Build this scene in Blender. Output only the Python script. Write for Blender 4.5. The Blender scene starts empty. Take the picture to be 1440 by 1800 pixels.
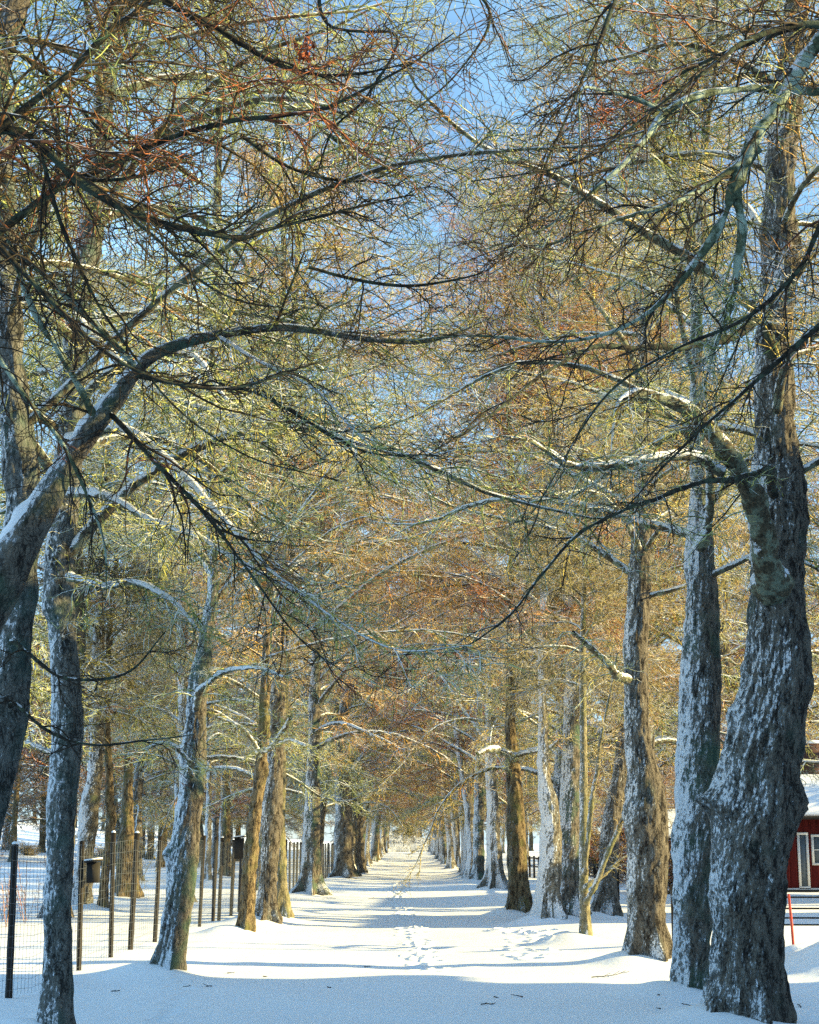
import bpy, math, random
import numpy as np
from mathutils import Vector, Matrix, Euler

# ------------------------------------------------------------------ camera, light
R = math.radians
sc = bpy.context.scene
F_PX = 2800.0
VPX, HORY = 718.0, 1488.0
CAM_Z = 1.70
PITCH = math.atan((HORY - 900.0) / F_PX)
YAW = math.atan((VPX - 720.0) / math.hypot(F_PX, HORY - 900.0))
cam_d = bpy.data.cameras.new("camera")
cam = bpy.data.objects.new("camera", cam_d)
sc.collection.objects.link(cam)
sc.camera = cam
cam_d.sensor_fit = 'HORIZONTAL'
cam_d.sensor_width = 36.0
cam_d.lens = 36.0 * F_PX / 1440.0
cam_d.clip_end = 4000
cam_d.clip_start = 0.1
cam.location = (0, 0, CAM_Z)
cam.rotation_euler = (math.pi / 2 + PITCH, 0, YAW)
CM = np.array(Euler((math.pi / 2 + PITCH, 0, YAW)).to_matrix())

SUN_EL = R(17.0)
SUN_AZ = R(-2.0)          # from +X, a touch towards the camera
sun_dir = Vector((math.cos(SUN_EL) * math.cos(SUN_AZ), math.cos(SUN_EL) * math.sin(SUN_AZ), math.sin(SUN_EL)))
world = bpy.data.worlds.new("World")
sc.world = world
world.use_nodes = True
wn, wl = world.node_tree.nodes, world.node_tree.links
wn.clear()
w_out = wn.new('ShaderNodeOutputWorld')
w_bg = wn.new('ShaderNodeBackground')
w_sky = wn.new('ShaderNodeTexSky')
w_sky.sky_type = 'NISHITA'
w_sky.sun_disc = False
w_sky.sun_elevation = SUN_EL
w_sky.sun_rotation = math.pi / 2 - SUN_AZ
w_sky.air_density = 1.0
w_sky.dust_density = 0.3
w_sky.ozone_density = 4.0
w_bg.inputs['Strength'].default_value = 0.088
# thin high cloud
w_tc = wn.new('ShaderNodeTexCoord')
w_no = wn.new('ShaderNodeTexNoise'); w_no.inputs['Scale'].default_value = 3.2; w_no.inputs['Detail'].default_value = 7
w_mp = wn.new('ShaderNodeMapping'); w_mp.inputs['Scale'].default_value = (1, 1, 2.4)
w_rp = wn.new('ShaderNodeMapRange')
w_rp.inputs['From Min'].default_value = 0.38; w_rp.inputs['From Max'].default_value = 0.68
w_rp.inputs['To Min'].default_value = 0.15; w_rp.inputs['To Max'].default_value = 0.65
w_mx = wn.new('ShaderNodeMix'); w_mx.data_type = 'RGBA'
w_mx.inputs['B'].default_value = (2.7, 5.2, 7.4, 1)
wl.new(w_tc.outputs['Generated'], w_mp.inputs['Vector']); wl.new(w_mp.outputs[0], w_no.inputs['Vector'])
wl.new(w_no.outputs['Fac'], w_rp.inputs['Value']); wl.new(w_rp.outputs[0], w_mx.inputs['Factor'])
wl.new(w_sky.outputs[0], w_mx.inputs['A']); wl.new(w_mx.outputs['Result'], w_bg.inputs['Color'])
wl.new(w_bg.outputs[0], w_out.inputs['Surface'])

sun_l = bpy.data.lights.new("sun", 'SUN')
sun_l.energy = 5.0
sun_l.angle = R(0.5)
sun_l.color = (1.0, 0.80, 0.36)
sun_o = bpy.data.objects.new("sun", sun_l)
sc.collection.objects.link(sun_o)
sun_o.rotation_euler = sun_dir.to_track_quat('Z', 'Y').to_euler()
sun_o.location = (60, 0, 40)

sc.view_settings.view_transform = 'Standard'
sc.view_settings.look = 'None'
sc.view_settings.gamma = 1
sc.view_settings.exposure = 1.58
sc.view_settings.use_curve_mapping = False
sc.render.engine = 'CYCLES'
sc.cycles.max_bounces = 5
sc.cycles.diffuse_bounces = 2
sc.cycles.glossy_bounces = 2
sc.cycles.use_denoising = False
sc.cycles.use_adaptive_sampling = False
sc.cycles.sample_clamp_indirect = 3.0
sc.cycles.denoising_prefilter = 'ACCURATE'

# ------------------------------------------------------------------ helpers
def PX(px, py, Y):
    """pixel of the 1440x1800 photograph + distance down the avenue -> world point"""
    d = CM @ np.array([(px - 720.0) / F_PX, (900.0 - py) / F_PX, -1.0])
    return np.array([0, 0, CAM_Z]) + d * (Y / d[1])

def GX(px, py):
    """pixel -> point on level snow"""
    d = CM @ np.array([(px - 720.0) / F_PX, (900.0 - py) / F_PX, -1.0])
    return np.array([0, 0, CAM_Z]) + d * (-CAM_Z / d[2])

def mpp(p):
    """metres per photo pixel at a world point"""
    c = CM.T @ (np.asarray(p) - np.array([0, 0, CAM_Z]))
    return -c[2] / F_PX

_rs = np.random.RandomState(7)
_LAT = _rs.rand(64, 64, 64).astype(np.float32)
def noise3(x, y, z):
    xi, yi, zi = np.floor(x).astype(int), np.floor(y).astype(int), np.floor(z).astype(int)
    fx, fy, fz = x - xi, y - yi, z - zi
    fx = fx * fx * (3 - 2 * fx); fy = fy * fy * (3 - 2 * fy); fz = fz * fz * (3 - 2 * fz)
    a, b = xi & 63, (xi + 1) & 63
    c, d = yi & 63, (yi + 1) & 63
    e, f = zi & 63, (zi + 1) & 63
    L = _LAT
    v = ((L[a, c, e] * (1 - fx) + L[b, c, e] * fx) * (1 - fy) + (L[a, d, e] * (1 - fx) + L[b, d, e] * fx) * fy) * (1 - fz) + \
        ((L[a, c, f] * (1 - fx) + L[b, c, f] * fx) * (1 - fy) + (L[a, d, f] * (1 - fx) + L[b, d, f] * fx) * fy) * fz
    return v * 2 - 1
def fbm(x, y, z, o=3):
    s, a = 0, 1.0
    for i in range(o):
        s = s + a * noise3(x + 17 * i, y + 31 * i, z + 5 * i); x, y, z = x * 2.1, y * 2.1, z * 2.1; a *= .5
    return s
def sstep(a, b, x):
    t = np.clip((x - a) / (b - a), 0, 1); return t * t * (3 - 2 * t)

class MB:
    def __init__(s): s.v = []; s.f = []; s.m = []; s.n = 0
    def add(s, verts, faces, mi=0):
        verts = np.asarray(verts, dtype=np.float32).reshape(-1, 3); faces = np.asarray(faces, dtype=np.int32)
        s.v.append(verts); s.f.append(faces + s.n); s.m.append(np.full(len(faces), mi, np.int32)); s.n += len(verts)
    def tubes(s, P, Rr, sides=3, mi=0, cap=False):
        P = np.asarray(P, float); Rr = np.asarray(Rr, float)
        if P.ndim == 2: P = P[None]; Rr = Rr[None]
        n, k, _ = P.shape
        T = np.gradient(P, axis=1); T /= np.linalg.norm(T, axis=2, keepdims=True) + 1e-9
        mean = P[:, -1] - P[:, 0]; mean /= np.linalg.norm(mean, axis=1, keepdims=True) + 1e-9
        ref = np.where(np.abs(mean[:, 2:3]) > .75, np.array([[1.0, .17, 0]]), np.array([[.05, .02, 1.0]]))[:, None, :]
        U = np.cross(T, ref); U /= np.linalg.norm(U, axis=2, keepdims=True) + 1e-9
        V = np.cross(T, U)
        a = np.arange(sides) * 2 * math.pi / sides
        v = P[:, :, None, :] + Rr[:, :, None, None] * (np.cos(a)[None, None, :, None] * U[:, :, None, :] + np.sin(a)[None, None, :, None] * V[:, :, None, :])
        i = np.arange(k - 1)[:, None] * sides + np.arange(sides)[None, :]
        j = np.arange(k - 1)[:, None] * sides + (np.arange(sides)[None, :] + 1) % sides
        q = np.stack([i, i + sides, j + sides, j], -1).reshape(-1, 4)
        q = (q[None] + (np.arange(n) * k * sides)[:, None, None]).reshape(-1, 4)
        base = s.n
        s.add(v, q, mi)
        if cap:
            for c in range(n):
                for e in (0, k - 1):
                    ring = base + (c * k + e) * sides + np.arange(sides)
                    s.v.append(P[c, e][None].astype(np.float32)); ci = s.n; s.n += 1
                    for t in range(sides):
                        s.f.append(np.array([[ring[t], ring[(t + 1) % sides], ci, ci]], np.int32)); s.m.append(np.array([mi], np.int32))
    def box(s, c, d, mi=0, M=None):
        c = np.asarray(c, float); d = np.asarray(d, float) / 2
        v = np.array([[x, y, z] for x in (-1, 1) for y in (-1, 1) for z in (-1, 1)], float) * d
        if M is not None: v = v @ np.array(M).T
        s.add(v + c, [[0, 1, 3, 2], [4, 6, 7, 5], [0, 4, 5, 1], [2, 3, 7, 6], [0, 2, 6, 4], [1, 5, 7, 3]], mi)
    def mesh(s, name, mats, smooth=False):
        V = np.concatenate(s.v); Fq = np.concatenate(s.f); M = np.concatenate(s.m)
        tri = Fq[:, 2] == Fq[:, 3]
        me = bpy.data.meshes.new(name)
        cnt = np.where(tri, 3, 4)
        if tri.any():
            loops = np.concatenate([f[:c] for f, c in zip(Fq, cnt)]) if tri.sum() < 60000 and len(Fq) < 80000 else None
            if loops is None:
                mask = np.ones_like(Fq, bool); mask[tri, 3] = False; loops = Fq[mask]
        else:
            loops = Fq.reshape(-1)
        me.vertices.add(len(V)); me.vertices.foreach_set('co', V.reshape(-1))
        me.loops.add(len(loops)); me.loops.foreach_set('vertex_index', loops.astype(np.int32))
        me.polygons.add(len(Fq)); me.polygons.foreach_set('loop_start', np.concatenate([[0], np.cumsum(cnt)[:-1]]).astype(np.int32))
        me.polygons.foreach_set('material_index', M)
        if smooth: me.polygons.foreach_set('use_smooth', np.ones(len(Fq), bool))
        me.update(calc_edges=True); me.validate()
        for m in mats: me.materials.append(m)
        return me
    def build(s, name, mats, parent=None, smooth=False):
        if not isinstance(mats, (list, tuple)): mats = [mats]
        o = bpy.data.objects.new(name, s.mesh(name, mats, smooth))
        sc.collection.objects.link(o)
        if parent is not None: o.parent = parent
        return o

def tag(o, label=None, cat=None, group=None, kind=None):
    if label: o['label'] = label
    if cat: o['category'] = cat
    if group: o['group'] = group
    if kind: o['kind'] = kind
    return o
def empty(name, loc, label, cat, group=None, rz=0.0):
    o = bpy.data.objects.new(name, None); sc.collection.objects.link(o)
    o.location = loc; o.rotation_euler = (0, 0, rz); o.empty_display_size = .3
    return tag(o, label, cat, group)
def copy_thing(o, loc, rz, scale=1.0, label=None, group=None):
    r = o.copy(); sc.collection.objects.link(r); r.location = loc; r.rotation_euler = (0, 0, rz); r.scale = (scale,) * 3
    if label: r['label'] = label
    if group: r['group'] = group
    for ch in list(o.children):
        c = ch.copy(); sc.collection.objects.link(c); c.parent = r
        for g in list(ch.children):
            d = g.copy(); sc.collection.objects.link(d); d.parent = c
    return r

# ------------------------------------------------------------------ materials
class NT:
    def __init__(s, name, rough=.85, spec=.2):
        s.m = bpy.data.materials.new(name); s.m.use_nodes = True
        s.n = s.m.node_tree.nodes; s.l = s.m.node_tree.links
        s.p = s.n['Principled BSDF']; s.p.inputs['Roughness'].default_value = rough
        s.p.inputs['Specular IOR Level'].default_value = spec
        s.geo = s.n.new('ShaderNodeNewGeometry'); s.tc = s.n.new('ShaderNodeTexCoord')
    def link(s, a, b): s.l.new(a, b)
    def noise(s, scale, detail=4, vec=None, sc3=None, rough=.55):
        n = s.n.new('ShaderNodeTexNoise'); n.inputs['Scale'].default_value = scale; n.inputs['Detail'].default_value = detail
        n.inputs['Roughness'].default_value = rough
        v = vec or s.tc.outputs['Object']
        if sc3:
            mp = s.n.new('ShaderNodeMapping'); mp.inputs['Scale'].default_value = sc3; s.link(v, mp.inputs[0]); v = mp.outputs[0]
        s.link(v, n.inputs['Vector']); return n.outputs['Fac']
    def rng(s, v, a, b, c=0, d=1):
        n = s.n.new('ShaderNodeMapRange'); n.interpolation_type = 'SMOOTHSTEP'
        for k, x in (('From Min', a), ('From Max', b), ('To Min', c), ('To Max', d)): n.inputs[k].default_value = x
        s.link(v, n.inputs['Value']); return n.outputs[0]
    def math(s, op, a, b=None, c=None):
        n = s.n.new('ShaderNodeMath'); n.operation = op
        for i, x in enumerate((a, b, c)):
            if x is None: continue
            if isinstance(x, (int, float)): n.inputs[i].default_value = x
            else: s.link(x, n.inputs[i])
        return n.outputs[0]
    def dot(s, v, d):
        n = s.n.new('ShaderNodeVectorMath'); n.operation = 'DOT_PRODUCT'; s.link(v, n.inputs[0]); n.inputs[1].default_value = d
        return n.outputs['Value']
    def mix(s, f, a, b):
        n = s.n.new('ShaderNodeMix'); n.data_type = 'RGBA'
        if isinstance(f, (int, float)): n.inputs['Factor'].default_value = f
        else: s.link(f, n.inputs['Factor'])
        for k, x in (('A', a), ('B', b)):
            if isinstance(x, tuple): n.inputs[k].default_value = x + (1,) if len(x) == 3 else x
            else: s.link(x, n.inputs[k])
        return n.outputs['Result']
    def ramp(s, v, stops):
        n = s.n.new('ShaderNodeValToRGB'); e = n.color_ramp.elements
        while len(e) < len(stops): e.new(.5)
        for i, (p, c) in enumerate(stops): e[i].position = p; e[i].color = c + (1,)
        s.link(v, n.inputs[0]); return n.outputs[0]
    def bump(s, h, strength, dist):
        n = s.n.new('ShaderNodeBump'); n.inputs['Strength'].default_value = strength; n.inputs['Distance'].default_value = dist
        s.link(h, n.inputs['Height']); s.link(n.outputs[0], s.p.inputs['Normal'])
    def col(s, c):
        if isinstance(c, tuple): s.p.inputs['Base Color'].default_value = c + (1,)
        else: s.link(c, s.p.inputs['Base Color'])
        return s.m

SNOW = (.86, .88, .91)
def mat_bark(name, dark, light, moss, snow_amt=0.0, moss_amt=.45, amp=3.4):
    t = NT(name, .9, .15)
    o = t.tc.outputs['Object']
    ridge = t.noise(13, 7, o, (1, 1, .38), .68)
    fine = t.noise(60, 4, o, (1, 1, .5))
    big = t.noise(2.2, 3, o)
    vo = t.n.new('ShaderNodeTexVoronoi'); vo.feature = 'DISTANCE_TO_EDGE'; vo.inputs['Scale'].default_value = 26
    mp = t.n.new('ShaderNodeMapping'); mp.inputs['Scale'].default_value = (1, 1, .33); t.link(o, mp.inputs[0])
    wv = t.n.new('ShaderNodeVectorMath'); wv.operation = 'ADD'; t.link(mp.outputs[0], wv.inputs[0])
    nv = t.n.new('ShaderNodeTexNoise'); nv.inputs['Scale'].default_value = 9; t.link(o, nv.inputs['Vector'])
    sv = t.n.new('ShaderNodeVectorMath'); sv.operation = 'SCALE'; sv.inputs['Scale'].default_value = .16; t.link(nv.outputs['Color'], sv.inputs[0]); t.link(sv.outputs[0], wv.inputs[1])
    t.link(wv.outputs[0], vo.inputs['Vector'])
    plate = t.rng(vo.outputs['Distance'], .0, .16)
    hgt = t.math('ADD', t.math('MULTIPLY', ridge, 1.25), t.math('MULTIPLY', plate, .13))
    c = t.ramp(hgt, [(.59, dark), (.70, tuple((a + b) / 2 for a, b in zip(dark, light))), (.90, light)])
    c = t.mix(t.rng(big, 1 - moss_amt - .12, 1 - moss_amt + .12), c, t.mix(fine, tuple(x * .6 for x in moss), tuple(x * 1.9 for x in moss)))
    # wind-driven snow: sticks to the side the storm came from, in crevices and on ledges
    side = t.dot(t.geo.outputs['True Normal'], (-.86, -.22, .45))
    n2 = t.noise(33, 6, o, (1, 1, .6), .75)
    n3 = t.noise(1.7, 4, o)
    v = t.math('ADD', side, t.math('MULTIPLY', t.math('SUBTRACT', n2, .5), amp))
    v = t.math('ADD', v, t.math('MULTIPLY', t.math('SUBTRACT', n3, .5), 1.9))
    frost = t.rng(v, .35 - snow_amt, .95 - snow_amt, 0, .36)
    c = t.mix(frost, c, (.40, .45, .44))
    m = t.rng(v, .84 - snow_amt, 1.08 - snow_amt)
    c = t.mix(m, c, SNOW)
    h = t.math('ADD', hgt, t.math('MULTIPLY', fine, .25))
    h = t.math('ADD', h, t.math('MULTIPLY', m, .3))
    t.bump(h, 1.0, .05)
    return t.col(c)
M_BARK = [
    mat_bark('bark_grey_brown', (.022, .018, .015), (.19, .165, .13), (.045, .065, .048), .12, .32),
    mat_bark('bark_snowy', (.03, .026, .022), (.21, .18, .14), (.06, .095, .065), .38),
    mat_bark('bark_bare_brown', (.03, .02, .012), (.27, .205, .115), (.10, .10, .04), -.3, .4),
    mat_bark('bark_plastered', (.04, .036, .03), (.22, .19, .14), (.09, .11, .06), .66, .35, 3.0),
    mat_bark('bark_pale_lime', (.09, .08, .045), (.33, .29, .18), (.15, .15, .07), .15),
    mat_bark('bark_icy_speckled', (.03, .03, .027), (.20, .195, .17), (.06, .095, .08), .30, .4, 4.6),
]
def mat_limb(name, dark, light, lichen, snow=.0):
    t = NT(name, .9, .15)
    P = t.geo.outputs['Position']
    c = t.ramp(t.noise(26, 7, P, None, .7), [(.38, dark), (.66, light)])
    c = t.mix(t.rng(t.noise(7, 6, P, None, .65), .46, .58), c, lichen)
    up = t.dot(t.geo.outputs['Normal'], (-.35, -.1, .93))
    v = t.math('ADD', up, t.math('MULTIPLY', t.math('SUBTRACT', t.noise(9, 6, P, None, .7), .5), 2.6))
    m = t.rng(v, .50 - snow, .72 - snow)
    t.bump(t.noise(30, 6, P, None, .7), 1.0, .03)
    return t.col(t.mix(m, c, SNOW))
M_LIMB = mat_limb('limb_bark', (.03, .025, .016), (.16, .13, .08), (.20, .22, .15), .32)
M_LIMB_DARK = mat_limb('limb_dark', (.014, .012, .010), (.06, .055, .04), (.07, .09, .06), -.35)  # near limbs: backlit shade put into the bark colour; shrub stems share it
M_LIMB_MOSS = mat_limb('limb_lichen', (.05, .06, .035), (.16, .20, .12), (.38, .46, .36), -.05)
M_LIMB_SNOW = mat_limb('limb_snowy', (.04, .033, .022), (.18, .15, .09), (.24, .25, .16), .75)
def mat_twig(name, stops, rust=.3, snow=0.0, rnd=.5):
    t = NT(name, .8, .2)
    P = t.geo.outputs['Position']
    oi = t.n.new('ShaderNodeObjectInfo')
    v = t.math('ADD', t.noise(.55, 3, P), t.math('MULTIPLY', t.math('SUBTRACT', oi.outputs['Random'], .5), rnd))
    c = t.ramp(v, stops)
    ru = t.rng(t.noise(.8, 4, P), .66 - rust * .2, .74 - rust * .2)
    c = t.mix(t.math('MULTIPLY', ru, .7), c, (.46, .13, .05))
    c = t.mix(t.rng(t.noise(15, 3, P), .42, .56, .88, 0), c, (.03, .024, .015))
    up = t.dot(t.geo.outputs['Normal'], (-.4, -.1, .9))
    m = t.rng(t.math('ADD', up, t.math('MULTIPLY', t.math('SUBTRACT', t.noise(4, 4, P), .5), 3.0)), .78 - snow, 1.0 - snow)
    return t.col(t.mix(m, c, SNOW))
M_TWIG = [
    mat_twig('twig_olive_gold', [(.2, (.34, .31, .07)), (.5, (.64, .50, .13)), (.8, (.58, .33, .09))], .4, .24),
    mat_twig('twig_rusty', [(.2, (.44, .18, .07)), (.5, (.58, .29, .10)), (.8, (.56, .40, .11))], .8, .18),
    mat_twig('twig_lichen', [(.2, (.28, .33, .11)), (.5, (.54, .56, .16)), (.8, (.62, .50, .13))], .3, .28),
    mat_twig('twig_pale', [(.2, (.34, .29, .12)), (.5, (.46, .38, .17)), (.8, (.44, .33, .14))], .0, .1),
]
M_TWIG_SHADE = mat_twig('twig_shade_dark', [(.2, (.018, .014, .010)), (.5, (.045, .032, .02)), (.8, (.07, .05, .03))], .1, -.3)  # near twigs: their backlit, shaded look put into a dark base colour
M_TWIG_BROWN = mat_twig('twig_brown', [(.2, (.24, .14, .055)), (.5, (.40, .25, .09)), (.8, (.44, .21, .07))], .65, .12)
M_TWIG.append(M_TWIG_BROWN)
M_TWIG_MID = mat_twig('twig_mid_brown', [(.2, (.08, .055, .02)), (.5, (.22, .14, .045)), (.8, (.34, .12, .045))], .75, .0)
M_TWIG_SNOW = mat_twig('twig_snow_laden', [(.2, (.30, .28, .2)), (.8, (.4, .36, .25))], -.5, 1.2)

def mat_snow(name):
    t = NT(name, .55, .25)
    P = t.geo.outputs['Position']
    c = t.mix(t.noise(.7, 4, P), (.86, .885, .92), (.90, .91, .925))
    h = t.math('ADD', t.noise(14, 6, P, None, .7), t.math('MULTIPLY', t.noise(2, 4, P), 3.0))
    t.bump(h, .2, .02)
    return t.col(c)
M_SNOW = mat_snow('snow')
def mat_wood(name, a, b, sc3=(1, 1, .15), scale=30, rough=.8):
    t = NT(name, rough)
    n = t.noise(scale, 5, None, sc3)
    t.bump(n, .5, .004)
    return t.col(t.mix(t.noise(2, 3), t.ramp(n, [(.3, a), (.7, b)]), tuple((x + y) / 2.4 for x, y in zip(a, b))))
M_POST = mat_wood('weathered_post', (.010, .009, .008), (.05, .04, .03))
M_RED = mat_wood('falu_red_boards', (.075, .008, .008), (.14, .014, .012), (1, 1, .1), 14)
M_WHITE = mat_wood('white_paint', (.62, .62, .60), (.80, .80, .78), (1, 1, 1), 6, .6)
M_ORANGE = mat_wood('signal_red_paint', (.62, .07, .04), (.78, .13, .08), (1, 1, 1), 6, .5)
M_DARKW = mat_wood('dark_board', (.012, .012, .012), (.04, .036, .032))
def mat_plain(name, c, rough=.6, metal=0):
    t = NT(name, rough); t.p.inputs['Metallic'].default_value = metal
    return t.col(t.mix(t.noise(9, 4), c, tuple(x * .75 for x in c)))
M_WIRE = mat_plain('galvanised_wire', (.16, .18, .20), .5, .3)
M_GLASS = mat_plain('window_glass', (.10, .13, .16), .12)
M_BRICK = mat_plain('soot_brick', (.09, .05, .04), .9)

# ------------------------------------------------------------------ near tree data (traced trunk profiles: px, py, width px)
NEAR = {}
def near(key, px, py, **k): NEAR[key] = dict(base=GX(px, py), **k)
BASES = {k: GX(*v) for k, v in {
    'L1': (97, 1832), 'L2': (293, 1718), 'L3': (433, 1652), 'L4': (468, 1633), 'L5': (496, 1623), 'L6': (545, 1578),
    'L7': (608, 1547), 'L8': (626, 1538), 'R1': (1312, 1802), 'R2': (1212, 1757), 'R3': (1145, 1700), 'R4': (1028, 1666),
    'R5': (966, 1627), 'R6': (1003, 1622), 'R7': (1064, 1620), 'R8': (912, 1614), 'R9': (869, 1566), 'R10': (840, 1553),
    'O1': (140, 1610), 'O2': (182, 1612), 'O3': (222, 1586), 'O4': (395, 1546), 'O5': (364, 1556)}.items()}
BASES['L0'] = np.array([-3.95, 11.6, 0.0])
MOUNDS = [(b[0] - .12, b[1], .20, .55) for b in BASES.values()]
rg = random.Random(11)
ROW = []        # far rows: (x, y, side)
y = 93.0
while y < 238: ROW.append((-3.25 + rg.uniform(-.35, .3), y, -1)); y += rg.uniform(6.0, 8.6)
y = 81.0
while y < 236: ROW.append((3.3 + rg.uniform(-.3, .35), y, 1)); y += rg.uniform(5.6, 8.0)
MOUNDS += [(x, y, .18, .7) for x, y, s in ROW]

# footprints: a meandering trail and a trampled patch
PRINTS = []
trail = [GX(x, y) for x, y in ((742, 1712), (752, 1690), (738, 1662), (722, 1642), (728, 1630), (712, 1612), (708, 1598), (700, 1588), (697, 1575), (700, 1562), (706, 1552))]
for a, b in zip(trail[:-1], trail[1:]):
    n = max(2, int(np.linalg.norm(b - a) / .30))
    for i in range(n):
        p = a + (b - a) * (i / n)
        for q in range(1):
            PRINTS.append((p[0] + rg.choice((-.13, .13)) + rg.gauss(0, .06), p[1] + rg.gauss(0, .12), rg.uniform(.075, .11), rg.uniform(.035, .06)))
for i in range(26):
    c = GX(930 + rg.gauss(0, 26), 1660 + rg.gauss(0, 13)); PRINTS.append((c[0], c[1], rg.uniform(.08, .15), rg.uniform(.03, .055)))
for i in range(9):
    c = GX(895 + rg.gauss(0, 26), 1640 + rg.gauss(0, 5)); PRINTS.append((c[0], c[1], rg.uniform(.10, .16), rg.uniform(.04, .07)))
for i in range(7):
    c = GX(745 + rg.gauss(0, 12), 1672 + rg.gauss(0, 9)); PRINTS.append((c[0], c[1], rg.uniform(.08, .14), rg.uniform(.03, .055)))
for i in range(14):
    c = GX(290 + i * 3.2 + rg.gauss(0, 8), 1795 - i * 6); PRINTS.append((c[0], c[1], rg.uniform(.06, .10), rg.uniform(.02, .035)))

def ground_base(x, y):
    x = np.asarray(x, float); y = np.asarray(y, float)
    z = .85 * sstep(100, 240, y)
    z = z + .10 * np.clip(np.abs(x) / 3.6, 0, 1) ** 2 * sstep(16, 34, y)
    z = z + .035 * fbm(x * .10 + 3, y * .55, x * 0 + 2.0, 2) * sstep(14, 24, y) * (1 - .5 * sstep(60, 120, y))
    z = z + .03 * fbm(x * .5, y * .5, x * 0 + 9, 3) + .006 * fbm(x * 1.6, y * 4.5, x * 0 + 5, 3)
    z = z + 5.2 * sstep(14, 75, -x) * sstep(70, 210, y) + 2.5 * sstep(16, 90, x) * sstep(75, 220, y)
    # ploughed bank on the right behind the big trunk
    bank = np.exp(-((y - 23.2) / 1.5) ** 2) * sstep(4.9, 5.9, x) * (1 - sstep(16, 20, x))
    z = z + bank * (.36 + .16 * fbm(x * 1.7, y * 1.7, x * 0 + 4, 3))
    return z
def ground_z(x, y):
    z = ground_base(x, y)
    x = np.asarray(x, float); y = np.asarray(y, float)
    for mx, my, h, r in MOUNDS:
        d2 = ((x - mx + .18) / r) ** 2 + ((y - my) / r) ** 2
        z = z + h * np.exp(-d2)
    return z
def gz(x, y): return float(ground_z(np.array([x]), np.array([y]))[0])

def build_ground():
    xs = np.concatenate([-np.geomspace(900, 7.2, 62), np.arange(-7, -4, .12), np.arange(-4, -1.6, .06), np.arange(-1.6, 3, .034), np.arange(3, 5.6, .06), np.arange(5.6, 10, .12), np.geomspace(10.2, 900, 60)])
    ys = np.concatenate([-np.geomspace(300, 5, 14), np.arange(-4, 12, .5), np.arange(12, 20, .08), np.arange(20, 46, .048), np.geomspace(46, 300, 330), np.geomspace(306, 2500, 22)])
    X, Y = np.meshgrid(xs, ys, indexing='ij')
    Z = ground_base(X, Y)
    def local(cx, cy, r, fn):
        i0, i1 = np.searchsorted(xs, (cx - r, cx + r)); j0, j1 = np.searchsorted(ys, (cy - r, cy + r))
        if i1 > i0 and j1 > j0: fn(slice(i0, i1), slice(j0, j1))
    for mx, my, h, r in MOUNDS:
        def f(a, b): Z[a, b] += h * np.exp(-(((X[a, b] - mx + .18) / r) ** 2 + ((Y[a, b] - my) / r) ** 2))
        local(mx, my, r * 4, f)
    for cx, cy, r, dep in PRINTS:
        def f(a, b):
            d = np.sqrt((X[a, b] - cx) ** 2 + ((Y[a, b] - cy) / 1.5) ** 2) / r
            Z[a, b] += -dep * 1.25 * np.exp(-d ** 6) + dep * .45 * np.exp(-((d - 1.4) / .28) ** 2)
        local(cx, cy, r * 4, f)
    nx, ny = len(xs), len(ys)
    v = np.stack([X, Y, Z], -1).reshape(-1, 3)
    i = (np.arange(nx - 1)[:, None] * ny + np.arange(ny - 1)[None, :]).reshape(-1)
    m = MB(); m.add(v, np.stack([i, i + ny, i + ny + 1, i + 1], -1))
    o = m.build('snow_ground', M_SNOW, smooth=True)
    tag(o, kind='structure')
build_ground()

# ------------------------------------------------------------------ tree builder
def smooth_path(pts, rad, step):
    """Catmull-Rom resample"""
    pts = np.asarray(pts, float); rad = np.asarray(rad, float)
    P = np.vstack([2 * pts[0] - pts[1], pts, 2 * pts[-1] - pts[-2]])
    Rr = np.concatenate([[rad[0]], rad, [rad[-1]]])
    out, ro = [], []
    for i in range(1, len(P) - 2):
        n = max(1, int(np.linalg.norm(P[i + 1] - P[i]) / step))
        t = (np.arange(n) / n)[:, None]
        out.append(.5 * ((2 * P[i]) + (-P[i - 1] + P[i + 1]) * t + (2 * P[i - 1] - 5 * P[i] + 4 * P[i + 1] - P[i + 2]) * t ** 2 + (-P[i - 1] + 3 * P[i] - 3 * P[i + 1] + P[i + 2]) * t ** 3))
        tt = t[:, 0]; ro.append(Rr[i] * (1 - tt) + Rr[i + 1] * tt)
    out.append(pts[-1:]); ro.append(rad[-1:])
    return np.vstack(out), np.concatenate(ro)

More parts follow.
